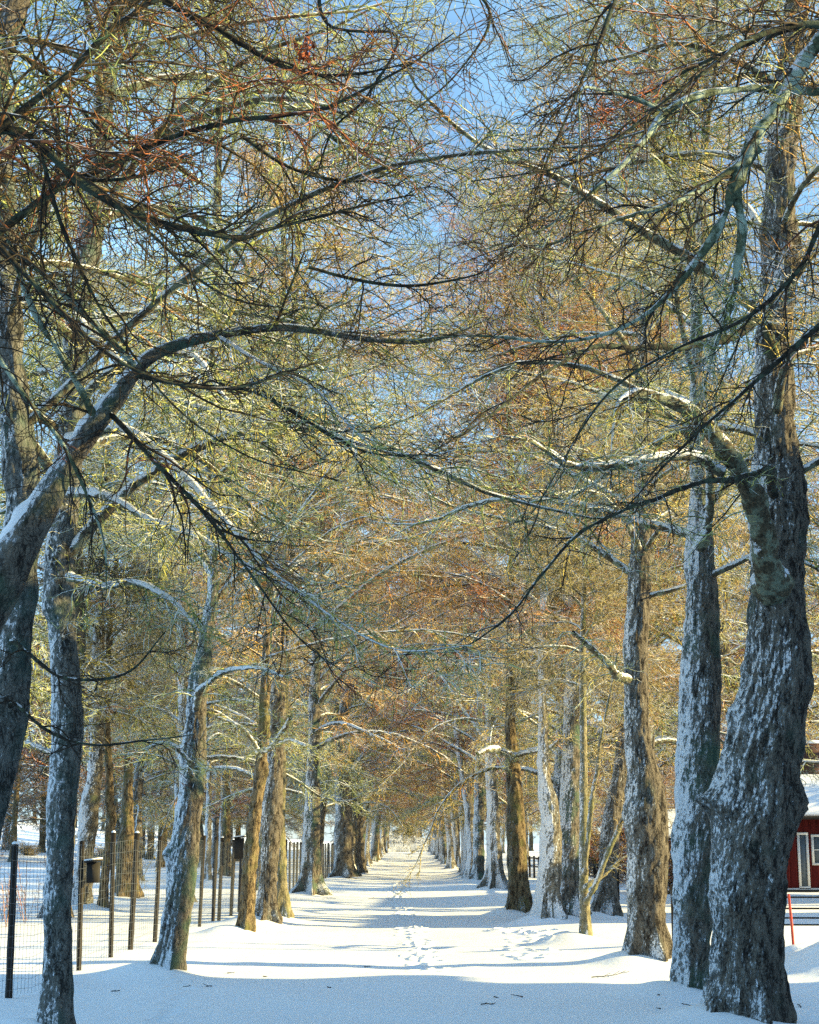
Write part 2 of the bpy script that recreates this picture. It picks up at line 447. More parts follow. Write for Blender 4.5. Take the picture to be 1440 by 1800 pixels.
def trunk_mesh(m, path, rad, sides, rough, flare=.5, buttress=0, burls=(), seed=0, mi=0):
    """one continuous trunk skin with bark relief, root flare and burls (path already dense)"""
    k = len(path)
    T = np.gradient(path, axis=0); T /= np.linalg.norm(T, axis=1, keepdims=True)
    ref = np.array([0, -1.0, 0.0])
    U = np.cross(ref, T); U /= np.linalg.norm(U, axis=1, keepdims=True)
    V = np.cross(T, U)
    a = np.arange(sides) * 2 * math.pi / sides
    z = path[:, 2][:, None]
    r = rad[:, None] * np.ones((1, sides))
    hz = z - path[0, 2]
    fl = np.exp(-np.maximum(hz - .12, 0) / .30)
    lobes = .5 + .5 * np.cos(a[None] * (5 if not buttress else buttress) + seed + .6 * np.sin(hz * 2 + seed))
    r = r * (1 + flare * fl * (.30 + 1.25 * lobes ** 3))
    if buttress: r = r * (1 + .30 * (lobes - .5) * np.exp(-hz / 1.6))
    cx, cy = np.cos(a)[None] * rad[:, None], np.sin(a)[None] * rad[:, None]
    q = seed * 3.1
    r = r + rad.mean() * .20 * fbm(cx * 2.0 + q, cy * 2.0, hz * .9, 2) * np.clip(rad[:, None] / rad.max() * 1.2, 0, 1)
    rid = fbm(cx * 13 + q, cy * 13, hz * 4.5, 3)
    r = r + rough * (1.0 * rid - .6 * np.abs(fbm(cx * 17 + q, cy * 17, hz * 7, 2)) + .12)
    knob = np.clip(fbm(cx * 4.5 + q, cy * 4.5, hz * 3.2, 2) - .25, 0, 1); r = r + rough * 1.3 * knob
    for bz, ba, br, bh in burls:      # height, angle, size, protrusion
        da = (a[None] - ba + math.pi) % (2 * math.pi) - math.pi
        d2 = ((hz - bz) / br) ** 2 + (da * rad[:, None] / br) ** 2
        r = r + bh * np.exp(-d2) * (1 + .35 * fbm(cx * 11, cy * 11, hz * 11, 2))
    v = path[:, None] + r[:, :, None] * (np.cos(a)[None, :, None] * U[:, None] + np.sin(a)[None, :, None] * V[:, None])
    i = np.arange(k - 1)[:, None] * sides + np.arange(sides)[None]; j = np.arange(k - 1)[:, None] * sides + (np.arange(sides)[None] + 1) % sides
    m.add(v, np.stack([i, j, j + sides, i + sides], -1).reshape(-1, 4), mi)

def grow(rs, start, az, el, L, k, droop, curl, wob):
    """vectorised shoots: start (n,3), azimuth, elevation (rad), length -> paths (n,k,3), end az/el arrays (n,k)"""
    n = len(start)
    t = np.linspace(0, 1, k)[None]
    w = np.cumsum(rs.randn(n, k) * wob, axis=1)
    w2 = np.cumsum(rs.randn(n, k) * wob * .8, axis=1)
    E = el[:, None] - droop[:, None] * np.minimum(t / .7, 1) + curl[:, None] * np.clip((t - .6) / .4, 0, 1) + w2
    A = az[:, None] + w
    D = np.stack([np.cos(A) * np.cos(E), np.sin(A) * np.cos(E), np.sin(E)], -1) * (L[:, None, None] / (k - 1))
    P = np.concatenate([start[:, None], start[:, None] + np.cumsum(D[:, :-1], axis=1)], axis=1)
    return P, A, E
def sample(rs, P, A, E, Rr, per, t0, t1):
    n, k, _ = P.shape
    idx = np.repeat(np.arange(n), per)
    t = np.tile(np.linspace(t0, t1, per), n) + rs.uniform(-.5, .5, n * per) * (t1 - t0) / per
    t = np.clip(t, 0, .999) * (k - 1); i = t.astype(int); f = (t - i)
    S = P[idx, i] * (1 - f)[:, None] + P[idx, i + 1] * f[:, None]
    return S, A[idx, i], E[idx, i], Rr[idx, i] * (1 - f) + Rr[idx, i + 1] * f, t / (k - 1), idx

def crown(m, rs, LP, LA, LE, LR, n2=14, n3=8, n4=4, l2=1.7, l3=.62, l4=.22, rt=.004, limb_mi=0, twig_mi=1, sides=5, k2=7, k3=5, t0=.22, frac4=1.0, r2=None):
    """twigs on limbs LP (n,k,3)"""
    n = len(LP)
    S, A, E, RR, T, _ = sample(rs, LP, LA, LE, LR, n2, t0, .99)
    q = len(S)
    sg = np.where(np.arange(q) % 2, 1, -1)
    L = l2 * rs.uniform(.45, 1.15, q) * (1.05 - .55 * T)
    P2, A2, E2 = grow(rs, S, A + sg * rs.uniform(.45, 1.15, q), E * .6 + rs.uniform(-.35, .45, q), L, k2, rs.uniform(.2, 1.1, q), rs.uniform(.3, 1.5, q), .21)
    ra = np.minimum(RR * .6, r2 or rt * 3.2)
    R2 = ra[:, None] * (1 - np.linspace(0, 1, k2)[None]) + rt * .9 * np.linspace(0, 1, k2)[None]
    m.tubes(P2, R2, 4, twig_mi)
    S, A, E, RR, T, _ = sample(rs, P2, A2, E2, R2, n3, .1, .99)
    q = len(S); sg = np.where(np.arange(q) % 2, 1, -1)
    L = l3 * rs.uniform(.4, 1.2, q) * (1.1 - .5 * T)
    P3, A3, E3 = grow(rs, S, A + sg * rs.uniform(.4, 1.2, q), E * .6 + rs.uniform(-.5, .6, q), L, k3, rs.uniform(-.1, .9, q), rs.uniform(.0, 1.3, q), .26)
    R3 = np.minimum(RR * .75, rt * 1.5)[:, None] * (1 - .45 * np.linspace(0, 1, k3)[None])
    m.tubes(P3, R3, 3, twig_mi)
    if n4:
        S, A, E, RR, T, _ = sample(rs, P3, A3, E3, R3, n4, .15, .99)
        if frac4 < 1: keep = rs.rand(len(S)) < frac4; S, A, E, RR = S[keep], A[keep], E[keep], RR[keep]
        q = len(S); sg = np.where(rs.rand(q) < .5, 1, -1)
        P4, _, _ = grow(rs, S, A + sg * rs.uniform(.5, 1.4, q), E * .5 + rs.uniform(-.7, .8, q), l4 * rs.uniform(.4, 1.3, q), 3, np.zeros(q), rs.uniform(-.3, .8, q), .34)
        R4 = np.full((q, 1), rt * .8) * np.array([[1, .85, .6]])
        m.tubes(P4, R4, 3, twig_mi)

def limbs_on(rs, path, rad, n, z0, z1, Lfun, bias=None, bias_w=0.0, k=13, el0=(.25, .95), droop=(.5, 1.3), curl=(.2, 1.1)):
    zz = path[:, 2]
    f = (np.arange(n) + rs.uniform(0, 1, n)) / n
    z = z0 + (z1 - z0) * f
    S = np.stack([np.interp(z, zz, path[:, i]) for i in range(3)], -1)
    r = np.interp(z, zz, rad)
    az = (np.arange(n) * 2.39996 + rs.uniform(-.5, .5, n)) % (2 * math.pi)
    L = np.array([Lfun(v) for v in f]) * rs.uniform(.75, 1.2, n)
    if bias is not None:
        d = np.cos(az - bias); L = L * (1 + bias_w * d)
    el = rs.uniform(el0[0], el0[1], n) + .35 * f
    P, A, E = grow(rs, S, az, el, L, k, rs.uniform(droop[0], droop[1], n) * (1.1 - .5 * f), rs.uniform(curl[0], curl[1], n), .10)
    r0 = np.minimum(r * .45, .0105 * L + .010)
    Rr = r0[:, None] * (1 - np.linspace(0, 1, k)[None]) ** .9 + .006
    return P, A, E, Rr

def continue_up(pts, rad, top, rs, rtop=.05):
    pts = [np.array(p) for p in pts]; rad = list(rad)
    d = pts[-1] - pts[-2]; d = d / np.linalg.norm(d); d[2] = max(d[2], .8); d[:2] *= .5; d /= np.linalg.norm(d)
    z = pts[-1][2]
    if top <= z + .1: return pts, rad
    n = max(2, int((top - z) / 1.6)); r = rad[-1]
    for i in range(n):
        d = d + np.array([rs.normal(0, .06), rs.normal(0, .06), 0]); d /= np.linalg.norm(d)
        pts.append(pts[-1] + d * (top - z) / n); rad.append(r + (rtop - r) * ((i + 1) / n) ** .9)
    return pts, rad

def near_tree(name, prof, Y, label, bark=0, top=17, seed=0, cmat=None, name_snow=None, nl=34, z0=None, twig=0, bias=None, bias_w=.35, Lb=3.8, rough=.022, sides=80, flare=.55,
              buttress=0, burls=(), group='tall avenue trees near the camera', limbs=(), dens=(15, 9, 4), rt=.0042, base=None, lean=0.0, step=.045, cat='tree', maxz=None):
    """prof: [(px, py, width px)...] bottom to top"""
    rs = np.random.RandomState(seed)
    if Y > 30 and bias is not None: Lb += 1.0; bias_w = .6
    if Y > 30: z0 = (z0 or 4.2) + .9
    pts, rad = [], []
    py0 = prof[0][1]
    for px, py, w in prof:
        p = PX(px, py, Y + lean * (py0 - py) / 1000.0); pts.append(p); rad.append(w * mpp(p) / 2)
    if base is not None: pts.insert(0, np.array(base)); rad.insert(0, rad[0] * 1.08)
    b = pts[0].copy(); g = gz(b[0], b[1]); b[2] = g
    pts[0] = np.array([b[0], b[1], g - .12])
    pts, rad = continue_up(pts, rad, top, rs)
    path, rr = smooth_path(pts, rad, step)
    loc = np.array([b[0], b[1], g])
    e = empty(name, loc, label, cat, group)
    path = path - loc
    m = MB(); cut = path[:, 2] < 11.0
    trunk_mesh(m, path[cut], rr[cut], sides, rough, flare, buttress, burls, seed + 1)
    hi = path[~cut][::8]
    if len(hi) > 3:
        h2, r2 = np.vstack([path[cut][-1:], hi]), np.concatenate([rr[cut][-1:], rr[~cut][::8]]); m.tubes(h2, r2, 14, 0)
    m.build('trunk', M_BARK[bark], e, smooth=False)
    if name_snow: snow_strip(e, loc, [p for p in pts[2:]], rad[2:], *name_snow)
    z0 = z0 if z0 is not None else 4.2
    if nl:
        m = MB()
        P, A, E, Rr = limbs_on(rs, path, rr, nl, z0, top - 1, lambda f: Lb * (1.05 - .75 * f), bias, bias_w)
        if Y < 13: Rr = Rr * .62
        m.tubes(P, Rr, 6, 0)
        crown(m, rs, P, A, E, Rr, *dens, rt=rt)
        m.build('crown', [M_LIMB_DARK if cmat else M_LIMB, cmat or M_TWIG[twig]], e)
    for (pl, mats, kw) in limbs:
        traced_limb(e, loc, pl, mats, rs, path, **kw)
    return e

def snow_strip(e, loc, pts, rad, lo=0.0, hi=1.0, off=(-.66, -.22, .72), k=.74):
    path, rr = smooth_path(pts, rad, .04); n = len(path); path, rr = path[int(n * lo):int(n * hi)], rr[int(n * lo):int(n * hi)]
    o = np.array(off) / np.linalg.norm(off)
    g = np.clip(.95 + .55 * fbm(path[:, 0] * 2.2, path[:, 1] * 2.2, path[:, 2] * 2.2 + 7, 3), .0, 1.15)
    m = MB(); ns = 18; a = np.arange(ns) * 2 * math.pi / ns
    T = np.gradient(path, axis=0); T /= np.linalg.norm(T, axis=1, keepdims=True)
    U = np.cross(np.array([.1, -1.0, .1]), T); U /= np.linalg.norm(U, axis=1, keepdims=True); V = np.cross(T, U)
    dv = np.cos(a)[None, :, None] * U[:, None] + np.sin(a)[None, :, None] * V[:, None]
    c = path + o * (rr * .46)[:, None]
    q = c[:, None] + dv * (rr * k * g)[:, None, None]
    v = q + dv * (rr[:, None] * .16 * fbm(q[..., 0] * 14, q[..., 1] * 14, q[..., 2] * 14, 2))[..., None] - np.asarray(loc)
    kk = len(path); i = np.arange(kk - 1)[:, None] * ns + np.arange(ns)[None]; j = np.arange(kk - 1)[:, None] * ns + (np.arange(ns)[None] + 1) % ns
    m.add(v, np.stack([i, j, j + ns, i + ns], -1).reshape(-1, 4)); m.build('snow_layer', M_SNOW, e, smooth=True)

def traced_limb(e, loc, pl, mats, rs, trunk=None, n2=16, l2=1.0, n3=7, n4=3, rt=.0035, l3=.45, l4=.18, t0=.15, snow=None, name='limb', sides=10):
    """pl: [(px,py,w,Y)...]: one big branch with its twigs"""
    pts = [PX(a, b, d) for a, b, w, d in pl]; rad = [w * mpp(p) / 2 for (a, b, w, d), p in zip(pl, pts)]
    if trunk is not None:
        k = int(np.argmin(np.abs(trunk[:, 2] + loc[2] - (pts[0][2] - .12)))); q = trunk[k] + np.asarray(loc)
        if np.hypot(*(q - pts[0])[:2]) < 1.1:
            pts.insert(0, q); rad.insert(0, rad[0] * 1.15)
            pts.insert(1, q * .45 + pts[1] * .55 + np.array([0, 0, .02])); rad.insert(1, rad[1] * 1.12)
    if snow: snow_strip(e, loc, pts, rad, *snow, off=(-.2, -.1, .95), k=.62)
    path, rr = smooth_path(pts, rad, .05)
    path = path + np.stack([fbm(path[:, 0] * 1.3 + i * 9, path[:, 1] * 1.3, path[:, 2] * 1.3, 2) for i in range(3)], -1) * np.minimum(.07, .6 * rr[:, None] + .02)
    rr = rr * (1 + .22 * noise3(path[:, 0] * 5, path[:, 1] * 5, path[:, 2] * 5))
    path = path - np.asarray(loc)
    m = MB()
    if rr.max() > .03:
        T = np.gradient(path, axis=0); T /= np.linalg.norm(T, axis=1, keepdims=True)
        U = np.cross(np.array([.1, -1.0, .1]), T); U /= np.linalg.norm(U, axis=1, keepdims=True); V = np.cross(T, U); ns = 22
        a = np.arange(ns) * 2 * math.pi / ns
        dirv = np.cos(a)[None, :, None] * U[:, None] + np.sin(a)[None, :, None] * V[:, None]
        q = path[:, None] + dirv * rr[:, None, None]
        dis = rr[:, None] * (.20 * fbm(q[..., 0] * 6, q[..., 1] * 6, q[..., 2] * 6, 3)) + np.minimum(.012, rr[:, None] * .3) * fbm(q[..., 0] * 26, q[..., 1] * 26, q[..., 2] * 26, 2)
        v = q + dirv * dis[..., None]; k = len(path)
        i = np.arange(k - 1)[:, None] * ns + np.arange(ns)[None]; j = np.arange(k - 1)[:, None] * ns + (np.arange(ns)[None] + 1) % ns
        m.add(v, np.stack([i, j, j + ns, i + ns], -1).reshape(-1, 4), 0)
    else: m.tubes(path, rr, sides, 0)
    D = np.gradient(path, axis=0); A = np.arctan2(D[:, 1], D[:, 0]); E = np.arctan2(D[:, 2], np.hypot(D[:, 0], D[:, 1]))
    if mats[1] is M_TWIG_SHADE: n2 = int(n2 * .62); n3 = 6; n4 = 2; l2 *= 1.15
    if n2: crown(m, rs, path[None], A[None], E[None], rr[None], n2, n3, n4, l2, l3, l4, rt, t0=t0, r2=.010)
    return m.build(name, list(mats), e)

# ---- the tall near trees
D1 = (M_LIMB_DARK, M_TWIG_SHADE); D2 = (M_LIMB_SNOW, M_TWIG[2]); D3 = (M_LIMB_MOSS, M_TWIG_SHADE); D4 = (M_LIMB, M_TWIG[0])
A_IN_L, A_IN_R = 0.0, math.pi

near_tree('lime_tree', [(1311, 1802, 138), (1311, 1745, 130), (1309, 1700, 126), (1309, 1600, 122), (1315, 1500, 130), (1330, 1430, 136), (1338, 1350, 134), (1346, 1290, 130), (1355, 1200, 116),
    (1362, 1100, 104), (1364, 1000, 96), (1368, 900, 92), (1366, 800, 72), (1362, 700, 66), (1365, 600, 62), (1370, 450, 56), (1374, 300, 52), (1388, 150, 46), (1402, 0, 40)], BASES['R1'][1],
    'thickest tree, dark gnarled trunk with burls and snow patches in front of the red house', bark=0, seed=3, nl=30, z0=5.2, bias=A_IN_R, burls=((2.15, 3.3, .20, .13), (2.0, .15, .17, .17), (3.3, 3.6, .25, .07), (2.95, .2, .2, .06), (1.2, .1, .25, .05)),
    rough=.028, sides=170, flare=.24, lean=0, step=.03,
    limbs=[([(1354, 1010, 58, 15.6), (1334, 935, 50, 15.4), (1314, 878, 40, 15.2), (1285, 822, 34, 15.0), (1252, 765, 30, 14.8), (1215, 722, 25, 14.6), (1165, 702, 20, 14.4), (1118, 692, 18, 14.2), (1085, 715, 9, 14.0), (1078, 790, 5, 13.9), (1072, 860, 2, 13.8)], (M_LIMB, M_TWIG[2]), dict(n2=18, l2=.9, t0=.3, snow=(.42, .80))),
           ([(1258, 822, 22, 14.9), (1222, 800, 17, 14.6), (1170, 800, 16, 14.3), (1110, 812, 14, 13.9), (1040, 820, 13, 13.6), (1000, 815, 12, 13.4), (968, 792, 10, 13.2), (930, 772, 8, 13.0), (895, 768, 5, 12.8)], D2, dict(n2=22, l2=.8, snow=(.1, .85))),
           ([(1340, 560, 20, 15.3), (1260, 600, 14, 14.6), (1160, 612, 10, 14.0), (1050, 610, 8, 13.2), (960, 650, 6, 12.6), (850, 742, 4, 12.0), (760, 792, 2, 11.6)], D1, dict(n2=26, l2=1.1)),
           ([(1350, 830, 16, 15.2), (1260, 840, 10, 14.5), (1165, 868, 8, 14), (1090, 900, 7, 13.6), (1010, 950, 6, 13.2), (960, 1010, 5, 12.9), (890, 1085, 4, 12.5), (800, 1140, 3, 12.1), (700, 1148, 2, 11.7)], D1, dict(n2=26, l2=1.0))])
near_tree('lime_tree', [(1212, 1757, 52), (1216, 1690, 54), (1218, 1600, 58), (1220, 1500, 68), (1223, 1400, 72), (1226, 1300, 70), (1228, 1200, 68), (1231, 1100, 62), (1230, 1000, 52), (1232, 900, 36), (1228, 800, 26), (1224, 600, 22), (1236, 300, 16)], BASES['R2'][1],
    'straight trunk heavily caked with snow, squeezed beside the thickest gnarled trunk', bark=1, seed=5, nl=34, z0=4.6, bias=A_IN_R, twig=2, rough=.02, flare=.25,
    limbs=[([(1232, 960, 22, 17.6), (1250, 880, 18, 17.2), (1240, 815, 14, 16.8), (1215, 760, 9, 16.3), (1180, 700, 4, 15.9)], D2, dict(n2=12))])
near_tree('lime_tree', [(1145, 1702, 64), (1139, 1660, 60), (1137, 1600, 60), (1138, 1500, 68), (1139, 1430, 70), (1134, 1370, 58), (1122, 1300, 46), (1119, 1200, 44), (1121, 1100, 42), (1124, 1000, 38), (1131, 900, 34), (1130, 800, 28), (1125, 700, 22), (1140, 500, 16), (1150, 300, 13)], BASES['R3'][1],
    'tree with a swollen waist and snow drift at its foot, dark below, sunlit above', bark=0, seed=8, nl=36, z0=5.0, bias=A_IN_R, twig=0, rough=.02, flare=.55, burls=((2.1, .15, .35, .07),),
    limbs=[([(1110, 1200, 16, 22.3), (1085, 1180, 14, 21.9), (1050, 1145, 11, 21.5), (1005, 1115, 8, 21)], D2, dict(n2=9)),
           ([(1120, 960, 14, 22.2), (1090, 905, 11, 21.4), (1040, 862, 8, 20.6), (975, 868, 5, 19.9)], D2, dict(n2=12))])
near_tree('young_lime_tree', [(1030, 1667, 20), (1028, 1600, 19), (1026, 1540, 18), (1026, 1400, 15), (1026, 1300, 13), (1024, 1150, 11), (1027, 1020, 8)], BASES['R4'][1],
    'slender young pale lime with two thin stems branching off low to the right', bark=4, seed=9, nl=22, z0=4.0, top=9.5, Lb=1.7, twig=3, rough=.006, sides=24, flare=.3, bias=A_IN_R, group='small trees by the path',
    limbs=[([(1030, 1580, 10, 27.3), (1050, 1545, 10, 27.1), (1080, 1480, 9, 26.9), (1108, 1400, 7, 26.7), (1130, 1330, 5, 26.5)], (M_BARK[4], M_TWIG[3]), dict(n2=9, l2=.4, rt=.004, t0=.62)),
           ([(1030, 1560, 8, 27.4), (1060, 1540, 7, 27.6), (1095, 1505, 5, 27.8), (1130, 1495, 3, 27.9)], (M_BARK[4], M_TWIG[3]), dict(n2=5, l2=.3, rt=.004, t0=.7)),
           ([(1030, 1530, 9, 27.2), (1036, 1450, 8, 27.0), (1048, 1360, 7, 26.8), (1070, 1240, 5, 26.6), (1085, 1150, 4, 26.4)], (M_BARK[4], M_TWIG[3]), dict(n2=10, l2=.5, rt=.004, t0=.5))])
near_tree('lime_tree', [(966, 1628, 42), (964, 1570, 40), (968, 1500, 40), (966, 1420, 36), (956, 1360, 20), (954, 1250, 17), (956, 1100, 15), (958, 950, 12)], BASES['R5'][1],
    'left stem of the close pair of snow-plastered trunks behind the slender lime', bark=3, seed=12, nl=44, z0=4.4, bias=A_IN_R, twig=1, rt=.006, dens=(15, 8, 3), sides=40, group='snow plastered pair')
near_tree('lime_tree', [(1001, 1623, 46), (1002, 1560, 42), (1000, 1500, 38), (1002, 1400, 34), (1004, 1300, 30), (1008, 1150, 24), (1010, 950, 16)], BASES['R6'][1],
    'right stem of the close pair of snow-plastered trunks, its right flank bare and brown', bark=1, seed=13, nl=44, z0=4.4, bias=A_IN_R, twig=0, rt=.006, dens=(15, 8, 3), sides=40, group='snow plastered pair')
near_tree('lime_tree', [(1062, 1621, 36), (1066, 1560, 36), (1072, 1480, 34), (1080, 1420, 30), (1092, 1340, 24), (1100, 1250, 20), (1104, 1100, 16)], BASES['R7'][1],
    'greyish leaning trunk between the slender young lime and the swollen-waisted trunk', bark=0, seed=14, nl=42, z0=4.4, bias=A_IN_R, twig=1, rt=.006, dens=(15, 8, 3), sides=40, lean=2)
near_tree('lime_tree', [(913, 1615, 32), (912, 1560, 32), (909, 1500, 31), (905, 1400, 29), (900, 1330, 26), (897, 1250, 18), (898, 1100, 13), (900, 950, 10)], BASES['R8'][1],
    'upright trunk with a bare brown right flank and a snowy stub limb over the path', bark=2, seed=15, nl=42, z0=4.6, bias=A_IN_R, twig=1, rt=.0065, dens=(15, 8, 3), sides=44,
    limbs=[([(905, 1330, 14, 38.2), (885, 1320, 12, 37.6), (862, 1318, 11, 37.0), (838, 1324, 8, 36.6)], D2, dict(n2=6, l2=.5, rt=.006)),
           ([(905, 1325, 12, 38.2), (930, 1322, 11, 37.8), (958, 1318, 9, 37.4), (985, 1300, 5, 37)], D2, dict(n2=6, l2=.6, rt=.006))])
near_tree('lime_tree', [(869, 1568, 30), (869, 1520, 26), (867, 1450, 23), (864, 1380, 19), (861, 1300, 15), (860, 1200, 11)], BASES['R9'][1],
    'fluted trunk with widely spread snow-filled roots on the sunny path edge', bark=3, seed=16, nl=42, z0=4.2, bias=A_IN_R, twig=0, rt=.009, dens=(15, 8, 3), sides=44, flare=.75, buttress=7)
near_tree('lime_tree', [(840, 1555, 20), (841, 1500, 18), (842, 1400, 15), (842, 1300, 12)], BASES['R10'][1],
    'slimmer trunk just beyond the fluted one with spreading snow-filled roots', bark=1, seed=17, nl=40, z0=4.2, bias=A_IN_R, twig=1, rt=.010, dens=(15, 8, 3), sides=32, flare=.6)

near_tree('lime_tree', [(97, 1832, 62), (98, 1790, 60), (101, 1700, 54), (102, 1600, 52), (106, 1500, 49), (112, 1400, 53), (120, 1290, 56), (115, 1200, 52), (110, 1100, 48), (106, 1000, 46), (112, 900, 46), (120, 800, 44), (128, 700, 42), (140, 550, 40), (160, 400, 42), (176, 250, 42), (190, 100, 36), (205, 0, 30)], BASES['L1'][1],
    'dark upright trunk speckled with ice standing in the shade before the wire fence', bark=5, seed=21, nl=40, z0=4.0, twig=2, rough=.014, flare=.2, bias=A_IN_L, burls=((3.9, .3, .14, .05),),
    limbs=[([(130, 1010, 18, 13.6), (185, 1030, 14, 13.3), (240, 1025, 12, 13.1), (300, 1060, 8, 12.8), (350, 1110, 4, 12.6)], D2, dict(n2=14, l2=.7)),
           ([(120, 860, 20, 13.6), (190, 870, 15, 13.2), (260, 905, 13, 12.9), (330, 940, 11, 12.5), (420, 990, 8, 12.1), (520, 1045, 5, 11.7), (600, 1110, 2, 11.3)], D2, dict(n2=26, l2=1.0)),
           ([(125, 775, 22, 13.6), (200, 752, 18, 13.1), (260, 775, 16, 12.7), (330, 840, 13, 12.3), (400, 920, 10, 12.0), (470, 1000, 7, 11.7), (560, 1075, 5, 11.4), (690, 1135, 3, 11.0), (830, 1132, 2, 10.6)], D2, dict(n2=34, l2=1.1)),
           ([(130, 560, 18, 13.6), (210, 640, 14, 13.0), (300, 700, 12, 12.5), (420, 735, 10, 12.0), (540, 745, 9, 11.6), (640, 785, 6, 11.2), (740, 800, 4, 10.9), (800, 790, 2, 10.6)], D2, dict(n2=30, l2=1.0))])
near_tree('lime_tree', [(293, 1720, 48), (302, 1660, 44), (311, 1600, 46), (323, 1500, 50), (334, 1420, 48), (341, 1345, 42), (346, 1250, 34), (352, 1180, 30), (366, 1110, 26), (374, 1020, 20), (372, 900, 17)], BASES['L2'][1],
    'leaning tree at the edge of the shade, snowy left side and sunlit right side', bark=1, seed=22, nl=34, z0=4.6, twig=2, rough=.018, flare=.35, bias=A_IN_L, burls=((1.55, .25, .12, .07), (2.9, .0, .12, .05)),
    limbs=[([(350, 1215, 12, 21), (390, 1180, 10, 20.6), (440, 1170, 8, 20.2), (500, 1190, 5, 19.8)], D2, dict(n2=12)),
           ([(330, 1340, 9, 21), (290, 1310, 7, 20.8), (250, 1318, 4, 20.5)], D2, dict(n2=8, l2=.6))])
near_tree('lime_tree', [(431, 1653, 23), (435, 1600, 23), (441, 1500, 23), (448, 1430, 23), (456, 1370, 21), (462, 1310, 20), (466, 1200, 14), (470, 1080, 11)], BASES['L3'][1],
    'slim brown trunk forking low into snowy limbs, first of three close trunks', bark=2, seed=23, nl=40, z0=4.0, twig=0, rt=.0055, bias=A_IN_L, sides=40, dens=(15, 8, 3), group='three close trunks left of the path',
    limbs=[([(462, 1325, 12, 29.3), (480, 1312, 11, 28.9), (492, 1290, 10, 28.6), (508, 1262, 8, 28.2)], D2, dict(n2=8, l2=.6, rt=.005)),
           ([(460, 1330, 12, 29.3), (440, 1300, 9, 29.0), (410, 1275, 7, 28.6), (380, 1262, 4, 28.3)], D2, dict(n2=8, l2=.6, rt=.005)),
           ([(488, 1305, 8, 28.8), (510, 1300, 7, 28.5), (538, 1312, 5, 28.2)], D2, dict(n2=6, l2=.5, rt=.005))])
near_tree('lime_tree', [(470, 1636, 36), (471, 1590, 32), (475, 1500, 32), (481, 1400, 31), (487, 1320, 29), (490, 1200, 28), (494, 1050, 22), (498, 900, 15)], BASES['L4'][1],
    'dull brown middle trunk of the three close trunks, bare of snow above its foot', bark=0, seed=24, nl=44, z0=4.4, twig=1, rt=.0055, bias=A_IN_L, sides=44, dens=(15, 8, 3), group='three close trunks left of the path')
near_tree('lime_tree', [(497, 1624, 24), (495, 1560, 21), (493, 1500, 19), (494, 1400, 15), (498, 1300, 12), (505, 1180, 9)], BASES['L5'][1],
    'thin mossy yellow-brown trunk, last of the three close trunks left of the path', bark=4, seed=25, nl=26, z0=4.4, top=13, Lb=2.4, twig=3, rt=.006, bias=A_IN_L, sides=30, dens=(15, 8, 3), group='three close trunks left of the path')
near_tree('lime_tree', [(546, 1580, 36), (547, 1530, 31), (548, 1460, 28), (550, 1400, 26), (552, 1300, 22), (556, 1150, 16)], BASES['L6'][1],
    'trunk with broad ribbed roots, snow packed on its left flank, beyond the three close trunks', bark=1, seed=26, nl=42, z0=3.8, twig=0, rt=.008, bias=A_IN_L, sides=44, dens=(15, 8, 3), flare=.75, buttress=6)
near_tree('lime_tree', [(605, 1549, 36), (604, 1500, 33), (603, 1420, 29), (602, 1300, 22)], BASES['L7'][1],
    'stout grey trunk in shade, first of the dark pair beyond the broad ribbed roots', bark=0, seed=27, nl=42, z0=3.8, twig=0, rt=.010, bias=A_IN_L, sides=36, dens=(15, 8, 3), group='dark pair far down the left row')
near_tree('lime_tree', [(627, 1540, 17), (626, 1480, 16), (625, 1400, 14), (624, 1300, 11)], BASES['L8'][1],
    'slimmer darker trunk, second of the dark pair beyond the broad ribbed roots', bark=0, seed=28, nl=40, z0=3.8, twig=1, rt=.010, bias=A_IN_L, sides=30, dens=(14, 8, 3), group='dark pair far down the left row')

